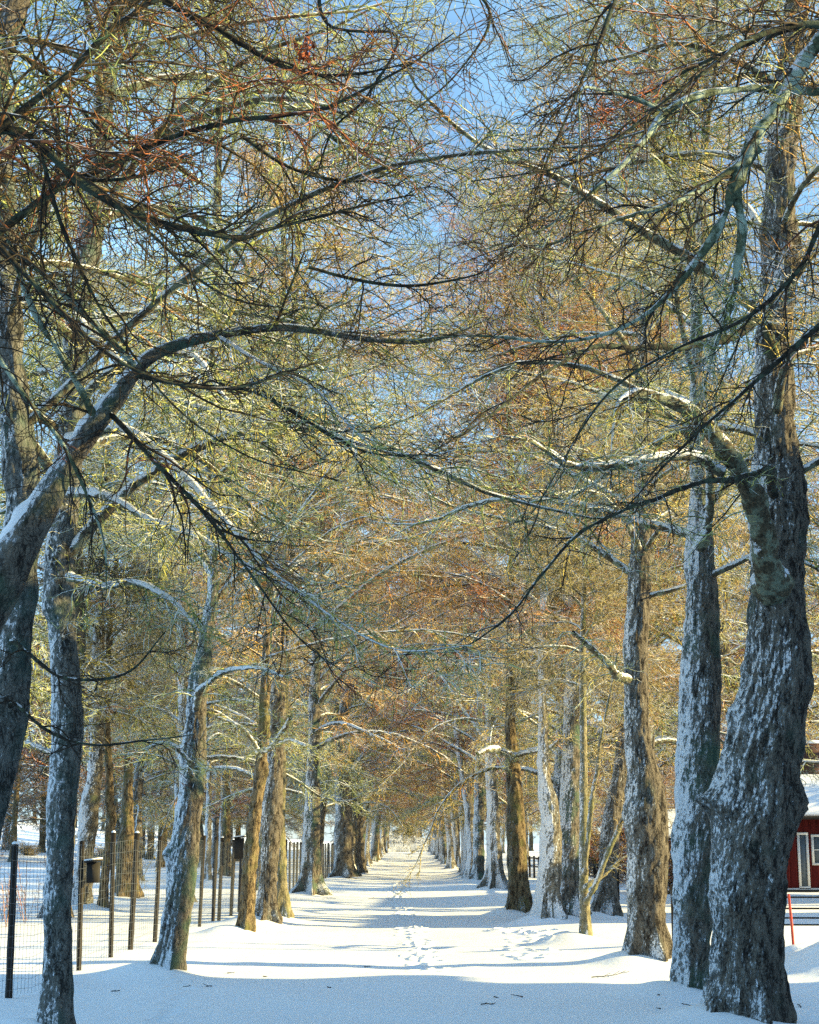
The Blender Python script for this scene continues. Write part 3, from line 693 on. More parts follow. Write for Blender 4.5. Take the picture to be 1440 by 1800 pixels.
# nearest ones, mostly seen as overhanging branches
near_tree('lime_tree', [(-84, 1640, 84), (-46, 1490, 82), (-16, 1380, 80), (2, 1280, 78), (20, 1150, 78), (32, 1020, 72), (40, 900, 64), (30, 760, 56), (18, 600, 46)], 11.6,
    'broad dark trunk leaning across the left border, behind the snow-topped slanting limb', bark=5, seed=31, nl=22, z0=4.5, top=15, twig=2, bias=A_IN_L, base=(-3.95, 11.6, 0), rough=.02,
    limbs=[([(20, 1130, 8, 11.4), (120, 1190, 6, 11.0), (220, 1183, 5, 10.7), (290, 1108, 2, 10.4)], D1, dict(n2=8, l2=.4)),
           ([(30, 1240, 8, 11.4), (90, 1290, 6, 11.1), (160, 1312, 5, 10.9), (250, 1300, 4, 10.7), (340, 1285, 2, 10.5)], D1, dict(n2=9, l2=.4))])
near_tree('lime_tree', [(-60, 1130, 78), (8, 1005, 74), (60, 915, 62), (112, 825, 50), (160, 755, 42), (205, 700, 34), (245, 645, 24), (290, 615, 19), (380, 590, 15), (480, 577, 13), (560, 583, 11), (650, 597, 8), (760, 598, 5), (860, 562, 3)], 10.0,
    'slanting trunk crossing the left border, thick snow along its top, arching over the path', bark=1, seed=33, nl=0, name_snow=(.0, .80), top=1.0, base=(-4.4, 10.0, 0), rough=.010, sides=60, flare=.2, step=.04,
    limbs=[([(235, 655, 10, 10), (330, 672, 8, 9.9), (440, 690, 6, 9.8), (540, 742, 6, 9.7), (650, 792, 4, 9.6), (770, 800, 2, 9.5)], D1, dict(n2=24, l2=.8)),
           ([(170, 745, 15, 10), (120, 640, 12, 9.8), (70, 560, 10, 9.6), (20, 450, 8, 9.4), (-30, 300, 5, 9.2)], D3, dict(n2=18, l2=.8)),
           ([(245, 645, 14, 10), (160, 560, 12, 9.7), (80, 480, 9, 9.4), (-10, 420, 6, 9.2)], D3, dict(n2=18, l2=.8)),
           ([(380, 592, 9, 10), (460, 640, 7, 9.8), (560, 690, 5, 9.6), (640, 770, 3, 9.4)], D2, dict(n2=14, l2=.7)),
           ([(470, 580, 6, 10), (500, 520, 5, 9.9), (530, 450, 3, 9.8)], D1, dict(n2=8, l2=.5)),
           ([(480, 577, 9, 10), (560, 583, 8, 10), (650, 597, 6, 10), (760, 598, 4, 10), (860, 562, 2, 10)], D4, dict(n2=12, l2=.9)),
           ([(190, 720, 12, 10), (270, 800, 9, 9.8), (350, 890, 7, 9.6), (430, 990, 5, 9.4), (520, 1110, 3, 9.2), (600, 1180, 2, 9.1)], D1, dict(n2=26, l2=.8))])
# overhanging tree whose stem stands left of the frame
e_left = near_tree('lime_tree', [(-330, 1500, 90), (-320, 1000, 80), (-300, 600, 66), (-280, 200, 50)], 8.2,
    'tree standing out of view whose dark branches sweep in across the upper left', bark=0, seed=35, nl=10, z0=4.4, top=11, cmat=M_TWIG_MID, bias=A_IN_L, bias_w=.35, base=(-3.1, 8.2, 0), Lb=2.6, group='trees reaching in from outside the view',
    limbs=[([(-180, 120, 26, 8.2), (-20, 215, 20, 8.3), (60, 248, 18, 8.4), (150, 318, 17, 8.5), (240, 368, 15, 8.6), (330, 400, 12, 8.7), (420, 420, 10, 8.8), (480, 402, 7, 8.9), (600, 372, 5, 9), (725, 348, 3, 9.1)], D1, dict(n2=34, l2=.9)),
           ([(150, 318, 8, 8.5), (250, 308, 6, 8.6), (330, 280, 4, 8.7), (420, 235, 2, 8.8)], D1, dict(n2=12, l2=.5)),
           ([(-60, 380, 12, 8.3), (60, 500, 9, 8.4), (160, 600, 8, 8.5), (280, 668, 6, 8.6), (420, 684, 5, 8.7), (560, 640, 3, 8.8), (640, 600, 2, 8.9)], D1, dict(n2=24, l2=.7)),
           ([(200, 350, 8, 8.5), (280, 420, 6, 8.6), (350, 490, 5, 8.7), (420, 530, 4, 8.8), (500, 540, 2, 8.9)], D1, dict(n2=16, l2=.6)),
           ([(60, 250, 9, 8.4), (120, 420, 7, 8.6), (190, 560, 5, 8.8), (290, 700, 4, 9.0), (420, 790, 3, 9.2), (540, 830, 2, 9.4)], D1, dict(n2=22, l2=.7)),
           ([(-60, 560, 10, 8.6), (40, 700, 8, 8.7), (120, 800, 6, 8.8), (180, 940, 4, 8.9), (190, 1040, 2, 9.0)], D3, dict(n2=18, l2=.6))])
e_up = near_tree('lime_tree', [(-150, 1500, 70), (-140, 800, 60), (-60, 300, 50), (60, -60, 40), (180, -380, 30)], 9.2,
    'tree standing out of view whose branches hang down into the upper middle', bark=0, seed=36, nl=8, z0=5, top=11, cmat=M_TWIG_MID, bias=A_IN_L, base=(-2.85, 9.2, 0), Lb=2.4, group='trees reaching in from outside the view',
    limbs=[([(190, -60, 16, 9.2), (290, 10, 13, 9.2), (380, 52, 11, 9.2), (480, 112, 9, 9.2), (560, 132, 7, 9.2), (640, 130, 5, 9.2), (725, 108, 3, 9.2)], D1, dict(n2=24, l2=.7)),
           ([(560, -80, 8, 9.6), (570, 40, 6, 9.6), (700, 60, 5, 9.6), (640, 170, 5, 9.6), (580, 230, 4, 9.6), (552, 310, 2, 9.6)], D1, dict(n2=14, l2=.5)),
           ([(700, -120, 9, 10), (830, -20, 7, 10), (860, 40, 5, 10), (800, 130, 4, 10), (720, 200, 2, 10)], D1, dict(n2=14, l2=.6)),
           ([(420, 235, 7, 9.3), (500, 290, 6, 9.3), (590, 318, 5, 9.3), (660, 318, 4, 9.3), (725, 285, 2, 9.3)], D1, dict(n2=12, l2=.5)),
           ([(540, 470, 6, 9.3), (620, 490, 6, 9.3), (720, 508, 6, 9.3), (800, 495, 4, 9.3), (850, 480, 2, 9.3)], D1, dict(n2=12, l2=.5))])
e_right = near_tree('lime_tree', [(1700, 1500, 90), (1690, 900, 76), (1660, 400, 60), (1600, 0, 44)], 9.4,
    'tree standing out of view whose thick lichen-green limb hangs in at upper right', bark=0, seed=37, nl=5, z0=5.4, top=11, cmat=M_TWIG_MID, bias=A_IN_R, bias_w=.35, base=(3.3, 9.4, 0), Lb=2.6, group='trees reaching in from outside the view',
    limbs=[([(1640, 40, 30, 9.4), (1500, 40, 27, 9.4), (1425, 90, 24, 9.4), (1370, 180, 23, 9.4), (1325, 245, 24, 9.4), (1290, 330, 23, 9.4), (1262, 400, 16, 9.4), (1215, 480, 13, 9.4), (1150, 545, 9, 9.4), (1080, 580, 7, 9.4), (980, 598, 6, 9.4), (860, 590, 4, 9.4), (720, 600, 2, 9.4)], (M_LIMB_MOSS, M_TWIG_SHADE), dict(n2=44, l2=.8, sides=14)),
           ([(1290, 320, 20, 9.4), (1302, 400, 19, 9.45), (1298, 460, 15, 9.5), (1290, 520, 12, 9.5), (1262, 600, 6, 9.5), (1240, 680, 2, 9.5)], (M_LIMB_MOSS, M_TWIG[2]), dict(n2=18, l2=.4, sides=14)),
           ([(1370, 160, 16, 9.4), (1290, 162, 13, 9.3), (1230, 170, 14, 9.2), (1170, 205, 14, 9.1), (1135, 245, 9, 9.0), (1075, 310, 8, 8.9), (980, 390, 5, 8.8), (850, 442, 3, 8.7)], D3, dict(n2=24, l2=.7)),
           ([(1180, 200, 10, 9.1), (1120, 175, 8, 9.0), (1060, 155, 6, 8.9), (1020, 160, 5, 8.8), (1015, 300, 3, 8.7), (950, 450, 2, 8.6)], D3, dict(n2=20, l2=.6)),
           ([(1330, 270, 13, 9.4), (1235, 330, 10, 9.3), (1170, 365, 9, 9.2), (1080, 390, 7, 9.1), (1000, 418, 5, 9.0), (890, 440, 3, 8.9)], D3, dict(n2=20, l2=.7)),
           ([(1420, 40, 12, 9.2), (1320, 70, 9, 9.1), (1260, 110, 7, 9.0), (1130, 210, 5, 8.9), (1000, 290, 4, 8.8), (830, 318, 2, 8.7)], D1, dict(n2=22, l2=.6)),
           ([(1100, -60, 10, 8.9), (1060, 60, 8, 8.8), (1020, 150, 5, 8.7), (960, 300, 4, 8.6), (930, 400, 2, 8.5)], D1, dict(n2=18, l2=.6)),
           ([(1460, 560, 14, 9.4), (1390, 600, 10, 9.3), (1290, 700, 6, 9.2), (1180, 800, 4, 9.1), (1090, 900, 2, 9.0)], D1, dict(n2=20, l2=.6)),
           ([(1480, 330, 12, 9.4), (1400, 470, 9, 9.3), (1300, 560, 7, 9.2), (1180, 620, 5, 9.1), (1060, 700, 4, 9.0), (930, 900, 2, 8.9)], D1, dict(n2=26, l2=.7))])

# trees of the second row, beyond the wire fence
OG = 'trees beyond the wire fence'
near_tree('lime_tree', [(136, 1611, 30), (143, 1560, 32), (152, 1480, 30), (160, 1400, 30), (168, 1350, 26), (172, 1200, 20)], BASES['O1'][1],
    'snow-plastered trunk beyond the fence, seen right behind the post with the nest box', bark=3, seed=41, nl=26, z0=4.6, twig=3, rt=.007, sides=36, dens=(15, 8, 3), group=OG)
near_tree('lime_tree', [(182, 1613, 14), (184, 1540, 15), (194, 1460, 17), (192, 1380, 14), (188, 1260, 10)], BASES['O2'][1],
    'thin brown trunk beyond the fence between the nest box post and the next post', bark=2, seed=42, nl=20, z0=4.2, top=11, Lb=2.2, twig=3, rt=.007, sides=24, dens=(14, 8, 3), group=OG)
near_tree('lime_tree', [(222, 1588, 42), (223, 1540, 38), (222, 1490, 34), (224, 1430, 20), (226, 1330, 13)], BASES['O3'][1],
    'stocky orange-brown trunk beyond the fence with snow heaped around its foot', bark=2, seed=43, nl=26, z0=3.2, top=13, Lb=2.8, twig=3, rt=.007, sides=36, dens=(15, 8, 3), group=OG, flare=.4)
near_tree('lime_tree', [(396, 1547, 20), (397, 1500, 18), (398, 1440, 14), (398, 1350, 10)], BASES['O4'][1],
    'short brown trunk far beyond the fence, right of its smaller snowy neighbour', bark=2, seed=44, nl=24, z0=4.2, top=13, Lb=2.8, twig=3, rt=.011, sides=24, dens=(10, 6, 2), group=OG)
near_tree('lime_tree', [(364, 1557, 13), (365, 1500, 12), (366, 1440, 10)], BASES['O5'][1],
    'small snowy trunk far beyond the fence, left of the short brown trunk', bark=3, seed=45, nl=20, z0=3.4, top=10, Lb=2.4, twig=3, rt=.011, sides=20, dens=(10, 6, 2), group=OG)

# ------------------------------------------------------------------ tree prototypes for the rows
def proto(seed, h, r, bark, twig, rt, dens, z0=4.4, Lb=3.4, nl=34, bias=0.0, bw=.5, flare=.45, buttress=0):
    rs = np.random.RandomState(seed)
    e = bpy.data.objects.new('lime_tree', None); sc.collection.objects.link(e)
    pts = [np.array([0, 0, -.15])]; rad = [r]
    d = np.array([rs.normal(0, .03), rs.normal(0, .03), 1.0])
    for i in range(9):
        pts.append(pts[-1] + d * h / 9); rad.append(r * (1 - (i + 1) / 9 * .85)); d = d + np.array([rs.normal(0, .05), rs.normal(0, .05), 0])
    path, rr = smooth_path(pts, rad, .12)
    m = MB(); trunk_mesh(m, path, rr, 26, .02, flare, buttress, (), seed); m.build('trunk', M_BARK[bark], e)
    m = MB(); P, A, E, Rr = limbs_on(rs, path, rr, nl, z0, h - .6, lambda f: Lb * (1.08 - .42 * f), bias, bw)
    m.tubes(P, Rr, 4, 0); crown(m, rs, P, A, E, Rr, *dens, rt=rt, k2=6, k3=4)
    m.build('crown', [M_LIMB, M_TWIG[twig]], e)
    e['category'] = 'tree'
    return e
PROT = [proto(101, 19, .30, 1, 4, .013, (15, 8, 3), nl=46, z0=3.8, Lb=4.0), proto(102, 18, .26, 3, 4, .013, (15, 8, 3), nl=46, z0=3.8, Lb=4.0, buttress=6, flare=.7),
        proto(103, 20, .34, 0, 0, .013, (15, 8, 3), nl=46, z0=3.8, Lb=4.0), proto(104, 17, .24, 2, 0, .013, (15, 8, 3), nl=46, z0=3.8, Lb=4.0), proto(105, 19, .30, 3, 2, .013, (15, 8, 3), nl=46, z0=3.8, Lb=4.0, buttress=7, flare=.6)]
FARP = [proto(110 + i, h, .3, b, t, .018, (12, 7, 3), z0=2.6, Lb=5.0, nl=40) for i, (h, b, t) in enumerate(((18, 1, 3), (16, 2, 4), (19, 0, 4)))]
used = set()
def plant(pr, x, y, rz, s, label, group):
    z = gz(x, y)
    if id(pr) not in used:
        used.add(id(pr)); o = pr; o.location = (x, y, z); o.rotation_euler = (0, 0, rz); o.scale = (s,) * 3; o['label'] = label; o['group'] = group
    else: o = copy_thing(pr, (x, y, z), rz, s, label, group)
    return o
ORD = ['first', 'second', 'third', 'fourth', 'fifth', 'sixth', 'seventh', 'eighth', 'ninth', 'tenth']
cnt = {-1: 0, 1: 0}
for x, y, s in ROW:
    i = cnt[s]; cnt[s] += 1
    pr = PROT[(i * 3 + (1 if s > 0 else 4)) % 5] if i % 3 else PROT[1 if s > 0 else 4]
    rz = (0 if s < 0 else math.pi) + rg.uniform(-.6, .6)
    if i < 8:
        lab = (f'{ORD[i]} small distant tree past the dark pair, path edge on the left' if s < 0 else f'{ORD[i]} small distant tree past the slimmer trunk, path edge on the right')
        grp = 'distant avenue trees'
    else:
        lab = 'tiny far tree merging into the left row near the end of the avenue' if s < 0 else 'tiny far tree merging into the right row near the end of the avenue'
        grp = 'tiny far trees of the left row' if s < 0 else 'tiny far trees of the right row'
    plant(pr, x, y, rz, rg.uniform(.82, 1.05), lab, grp)
# second rows
for i in range(8): ORD.append(['eleventh', 'twelfth', 'thirteenth', 'fourteenth', 'fifteenth', 'sixteenth', 'seventeenth', 'eighteenth'][i])
FILL = [proto(121, 19, .30, 1, 0, .010, (13, 7, 3), z0=3.4, Lb=4.6, nl=42), proto(122, 18, .28, 0, 2, .010, (13, 7, 3), z0=3.4, Lb=4.4, nl=42), proto(123, 17, .26, 3, 2, .010, (13, 7, 3), z0=3.2, Lb=4.4, nl=42)]
for i, (px, y, lab) in enumerate([(106, 38, 'low-branched tree beyond the fence, hidden mostly behind the dark upright shaded trunk'), (-75, 31, 'low-branched tree beyond the fence whose twigs reach in at the left border'),
        (325, 48, 'low-branched tree beyond the fence directly behind the leaning tree'), (458, 60, 'low-branched tree beyond the fence behind the three close trunks'), (548, 72, 'low-branched tree behind the trunk with broad ribbed roots on the left'),
        (1136, 40, 'low-branched tree directly behind the swollen-waisted trunk'), (1226, 45, 'low-branched tree hidden behind the straight snow-caked trunk'), (1318, 50, 'low-branched tree hidden behind the thickest gnarled trunk'),
        (1395, 84, 'tree rising behind the roof of the red house'), (985, 54, 'tree directly behind the close pair of snow-plastered trunks'), (560, 88, 'low-branched tree filling the vault behind the dark pair of the left row'), (905, 92, 'low-branched tree filling the vault behind the bare brown upright trunk on the right'), (1520, 44, 'tree just past the right border whose twigs hang before the red house')]):
    X = PX(px, 1500, y)[0]
    plant(FILL[i % 3], X, y, rg.uniform(0, 6.28), rg.uniform(.9, 1.1), lab, 'low-branched trees behind the avenue rows')
for i in range(9):
    y = 62 + i * 14 + rg.uniform(-3, 3)
    plant(PROT[(i * 2) % 5], -11.5 + rg.uniform(-1.5, 1.5), y, rg.uniform(0, 6.28), rg.uniform(.7, .95), f'{ORD[i]} tree of the field row behind the left avenue row, counting away from the camera', 'field trees behind the left row')
for i in range(13):
    y = 64 + i * 12 + rg.uniform(-3, 3)
    plant(PROT[(i * 2 + 1) % 5], 10.2 + rg.uniform(-1.2, 2.4), y, rg.uniform(0, 6.28), rg.uniform(.8, 1.05), f'{(ORD + ["eleventh", "twelfth", "thirteenth", "fourteenth", "fifteenth"])[i]} background tree behind the right avenue row, counting away from the camera', 'trees behind the right row')
for i in range(20):
    y = 62 + i * 9 + rg.uniform(-4, 4)
    plant(FARP[i % 3], 21 + rg.uniform(-3, 6), y, rg.uniform(0, 6.28), rg.uniform(.8, 1.1), 'far tree of the wood showing between the trunks on the right', 'wood on the right')
for i in range(26):
    x = -58 + (i % 13) * 4.0 + rg.uniform(-1.5, 1.5); y = 128 + (i // 13) * 26 + rg.uniform(-8, 8)
    if x > -13: x -= 6
    plant(FARP[i % 3], x, y, rg.uniform(0, 6.28), rg.uniform(.9, 1.25), 'pale far tree of the wood that closes the snowfield beyond the fence', 'wood beyond the snowfield')
for i in range(44):
    x = -58 + (i % 22) * 5.3 + rg.uniform(-2, 2); y = 262 + (i // 22) * 12 + rg.uniform(-4, 6)
    plant(FARP[(i + 1) % 3], x, y, rg.uniform(0, 6.28), rg.uniform(.95, 1.25), 'faint tree in the wood behind the far end of the avenue', 'wood behind the end of the avenue')
print('TREES DONE')

# ------------------------------------------------------------------ shrubs, conifer, far picket fence
def shrub(seed, h, w, mats, n=40, rt=.02):
    rs = np.random.RandomState(seed)
    e = bpy.data.objects.new('shrub', None); sc.collection.objects.link(e); e['category'] = 'shrub'
    S = np.stack([rs.normal(0, w * .16, n), rs.normal(0, w * .16, n), np.full(n, -.1)], -1)
    az = rs.uniform(0, 6.28, n); P, A, E = grow(rs, S, az, rs.uniform(.7, 1.4, n), h * rs.uniform(.7, 1.15, n), 7, rs.uniform(.2, 1.0, n), rs.uniform(-.2, .3, n), .1)
    Rr = np.full((n, 1), rt * 1.6) * np.linspace(1, .4, 7)[None]
    m = MB(); m.tubes(P, Rr, 4, 0); m.build('stems', mats[0], e)
    m = MB(); crown(m, rs, P, A, E, Rr, 9, 6, 2, h * .4, h * .16, h * .07, rt, t0=.1, twig_mi=0); m.build('twigs', mats[1], e)
    return e
SB = shrub(61, 3.0, 4.0, (M_LIMB_SNOW, M_TWIG_SNOW), 60, .03)
SH = shrub(62, 1.6, 2.4, (M_LIMB, M_TWIG[3]), 34, .012)
b = PX(690, 1496, 243)
for i, (px, s, lab) in enumerate(((688, 1.15, 'larger white snow-laden bush at the left end of the far path'), (740, .9, 'smaller white snow-laden bush at the middle of the far path end'), (668, .8, 'low white snow-laden bush tucked beside the last left tree of the avenue'), (775, .6, 'lowest white snow-laden bush by the last right tree of the avenue'))):
    q = PX(px, 1495, 252)
    if i == 0: SB.location = (q[0], 252, gz(q[0], 252)); SB.scale = (s,) * 3; tag(SB, lab, 'bush', 'snow laden bushes at the end')
    else: copy_thing(SB, (q[0], 252 + i * 1.7, gz(q[0], 252)), i * 1.3, s, lab, 'snow laden bushes at the end')
first = True
for i in range(16):
    x = -16 - i * 5.2 + rg.uniform(-2, 2); y = 120 + rg.uniform(-35, 30)
    if first: SH.location = (x, y, gz(x, y)); tag(SH, 'pale leafless shrub poking out of the distant snowfield', 'bush', 'pale shrubs in the snowfield'); first = False
    else: copy_thing(SH, (x, y, gz(x, y)), rg.uniform(0, 6), rg.uniform(.8, 1.5), 'pale leafless shrub poking out of the distant snowfield', 'pale shrubs in the snowfield')

SR = shrub(63, 2.6, 3.6, (M_LIMB_DARK, M_TWIG_MID), 46, .014); firstr = True
for i in range(16):
    y = 58 + i * 7 + rg.uniform(-2, 2); x = 10 + i * .45 + rg.uniform(-2.5, 3.5)
    lab = f'{(ORD + ["eleventh", "twelfth", "thirteenth", "fourteenth", "fifteenth", "sixteenth"])[i]} brown shrub of the undergrowth behind the right row, counting away from the camera'
    if firstr: SR.location = (x, y, gz(x, y)); tag(SR, lab, 'bush', 'brown undergrowth behind the right row'); firstr = False
    else: copy_thing(SR, (x, y, gz(x, y)), rg.uniform(0, 6), rg.uniform(.8, 1.5), lab, 'brown undergrowth behind the right row')

def mat_needles():
    t = NT('conifer_needles', .8)
    return t.col(t.mix(t.noise(.9, 4, t.geo.outputs['Position']), (.018, .035, .012), (.06, .08, .025)))
M_NEEDLE = mat_needles()
def conifer(loc, h, w, label):
    rs = np.random.RandomState(71)
    e = empty('conifer_tree', loc, label, 'tree')
    m = MB(); m.tubes([[0, 0, -.2], [0, 0, h * .5], [0, 0, h]], [.2, .12, .02], 8); m.build('trunk', M_BARK[0], e)
    n = 90; f = (np.arange(n) + .5) / n
    S = np.stack([f * 0, f * 0, .5 + f * (h - .6)], -1)
    P, A, E = grow(rs, S, np.arange(n) * 2.4, rs.uniform(-.1, .3, n), w * (1 - f * .9) * rs.uniform(.7, 1.1, n), 6, rs.uniform(.2, .6, n), rs.uniform(.1, .5, n), .06)
    Rr = np.full((n, 1), .05) * np.linspace(1, .5, 6)[None]
    m = MB(); m.tubes(P, Rr, 4, 0); crown(m, rs, P, A, E, Rr, 10, 7, 2, w * .4, w * .18, w * .08, .03, t0=.05, twig_mi=0); m.build('crown', M_NEEDLE, e)
q = PX(716, 1495, 258)
conifer((q[0], 258, gz(q[0], 258)), 6.2, 2.6, 'dark green conifer between the two white bushes at the far path end')

e = empty('picket_fence', (0, 247, gz(0, 247)), 'pale low picket fence crossing the far end of the avenue', 'fence')
zb = gz(0, 247)
for i in range(12):
    x = -6 + i * 1.2
    m = MB(); m.tubes([[x, 0, gz(x, 247) - zb - .2], [x, 0, gz(x, 247) - zb + 1.35]], [.06, .055], 6, cap=True); m.build('post', M_WHITE, e)
m = MB()
for i in range(76):
    x = -6.0 + i * .175; m.box((x, -.07, .72), (.085, .03, 1.15))
for z in (.4, 1.1): m.box((.6, -.035, z), (13.2, .03, .09))
m.build('pickets', M_WHITE, e)

# ------------------------------------------------------------------ wire fence, left
FX = -4.62
def fx(y): return -4.62 + .42 * float(sstep(17, 36, np.array(y)))
FY = [17.2, 19.1, 20.9, 22.75, 24.7, 26.3, 28.4, 31.0, 33.1, 35.1, 36.6] + [38.7 + 2.1 * i for i in range(30)]
z0 = gz(FX, 18)
e = empty('wire_fence', (FX, 18, z0), 'tall wire mesh deer fence on round wooden posts along the left of the avenue', 'fence')
rp = random.Random(5)
for i, y in enumerate(FY):
    x = fx(y) + rp.uniform(-.03, .03); g = gz(x, y) - z0
    r = rp.uniform(.036, .046); h = 1.78 + rp.uniform(-.05, .05)
    dx, dy = rp.uniform(-.03, .05), rp.uniform(-.03, .03)
    m = MB()
    zs = np.linspace(-.2, h, 9)
    m.tubes([[x - FX + dx * t / h, y - 18 + dy * t / h, g + t] for t in zs], [r * (1 + .08 * rp.uniform(-1, 1)) for _ in zs], 12, 0, cap=True)
    p = m.build('post', M_POST, e, smooth=False)
    if i % 3 == 1 or i in (4, 5):
        m = MB(); zt = g + h
        m.tubes([[x - FX + dx, y - 18 + dy, zt + .002], [x - FX + dx, y - 18 + dy, zt + .02], [x - FX + dx, y - 18 + dy, zt + .035]], [r * .95, r * .8, r * .3], 10, 0, cap=True)
        m.build('snow_cap', M_SNOW, p)
m = MB()
ys = np.arange(17.2, 98, .17)
yb = np.arange(17.2, 98.2, .68)
for k, zz in enumerate(np.concatenate([np.arange(.08, 1.0, .12), np.arange(1.04, 1.72, .165)])):
    fb = -4.62 + .42 * sstep(17, 36, yb); P = np.stack([fb - FX + .06, yb - 18, ground_z(fb, yb) - z0 + zz + .012 * np.sin(yb * 3 + k)], -1)
    m.tubes(P, np.full(len(P), .0022), 3)
fs = -4.62 + .42 * sstep(17, 36, ys); G = ground_z(fs, ys) - z0
P = np.stack([np.stack([fs - FX + .063, ys - 18, G + .02], -1), np.stack([fs - FX + .063, ys - 18 + .01, G + .85], -1), np.stack([fs - FX + .063, ys - 18, G + 1.7], -1)], 1)
m.tubes(P, np.full(P.shape[:2], .0019), 3)
m.build('wire_mesh', M_WIRE, e)

def nest_box(loc, w, d, h, label, mat):
    e = empty('nest_box', loc, label, 'nest box', 'dark boxes on the fence posts')
    m = MB(); m.box((0, 0, h / 2), (w, d, h)); m.build('box_body', mat, e)
    m = MB(); m.box((0, -.02, h + .014), (w + .08, d + .10, .022), 0, Matrix.Rotation(R(-7), 3, 'Y')); m.build('box_roof', M_DARKW, e)
    m = MB(); m.box((0, -.02, h + .04), (w + .05, d + .07, .022), 0, Matrix.Rotation(R(-7), 3, 'Y')); m.build('snow_cap', M_SNOW, e)
    m = MB(); a = np.linspace(0, 2 * math.pi, 13)[:-1]
    m.tubes([[0, -d / 2 - .004, h * .68], [0, -d / 2 + .01, h * .68]], [.018, .018], 12, cap=True); m.build('entrance_hole', M_DARKW, e)
p = PX(169, 1552, 22.7)
nest_box((fx(22.75) + .135, 22.75, p[2]), .17, .16, .28, 'small dark lidded box fixed on the wooden fence post behind the shaded left trunk', M_DARKW)
p = PX(421, 1506, 36.6)
nest_box((p[0], 36.52, p[2] - .05), .20, .2, .46, 'larger black box raised above a post just left of the slim forking trunk', M_DARKW)

# ------------------------------------------------------------------ right side: rail fences, marker, stake, house, barn
def rail_fence(loc, pts, zs, hp, label, rr=.016, group=None):
    e = empty('rail_fence', loc, label, 'fence', group)
    L = np.array(loc)
    for x, y in pts:
        g = gz(x, y); m = MB(); m.tubes([[x - L[0], y - L[1], g - .2 - L[2]], [x - L[0], y - L[1], g + hp - L[2]]], [.055, .05], 10, cap=True); m.build('post', M_POST, e)
    for k, z in enumerate(zs):
        P = np.array([[x - L[0], y - L[1] - .06, gz(x, y) + z - L[2]] for x, y in pts])
        m = MB(); m.tubes(P, np.full(len(P), rr * (1.5 if k == 0 else 1)), 6, cap=True); m.build('rail', M_DARKW, e)
rail_fence((4.36, 26.9, gz(4.36, 26.9)), [(4.36, 26.9), (8.6, 27.1), (11.5, 27.3), (14, 27.5)], (.90, .80, .62, .47, .36), 1.0, 'dark rail fence running off right behind the snowy trunks towards the red house')
rail_fence((6.4, 50, gz(6.4, 50)), [(6.4, 50 + 3 * i) for i in range(18)], (1.0, .6), 1.1, 'far low rail fence glimpsed behind the right row of trunks', .03)
g = PX(1395, 1637, 24.6)
m = MB(); m.tubes([[0, 0, -.3], [-.02, 0, .35], [-.045, 0, .80]], [.020, .020, .019], 10, cap=True)
o = m.build('snow_marker_pole', M_ORANGE); o.location = (g[0], 24.6, gz(g[0], 24.6) - .02); tag(o, 'thin red snow marker pole planted in the ploughed snow bank', 'marker pole')
g = GX(1107, 1637)
m = MB(); m.tubes([[0, 0, -.2], [0, 0, .93]], [.02, .02], 8, cap=True)
o = m.build('metal_stake', M_DARKW); o.location = (g[0], g[1], gz(g[0], g[1])); tag(o, 'thin dark stake standing in the snow just left of the swollen-waisted trunk', 'stake')

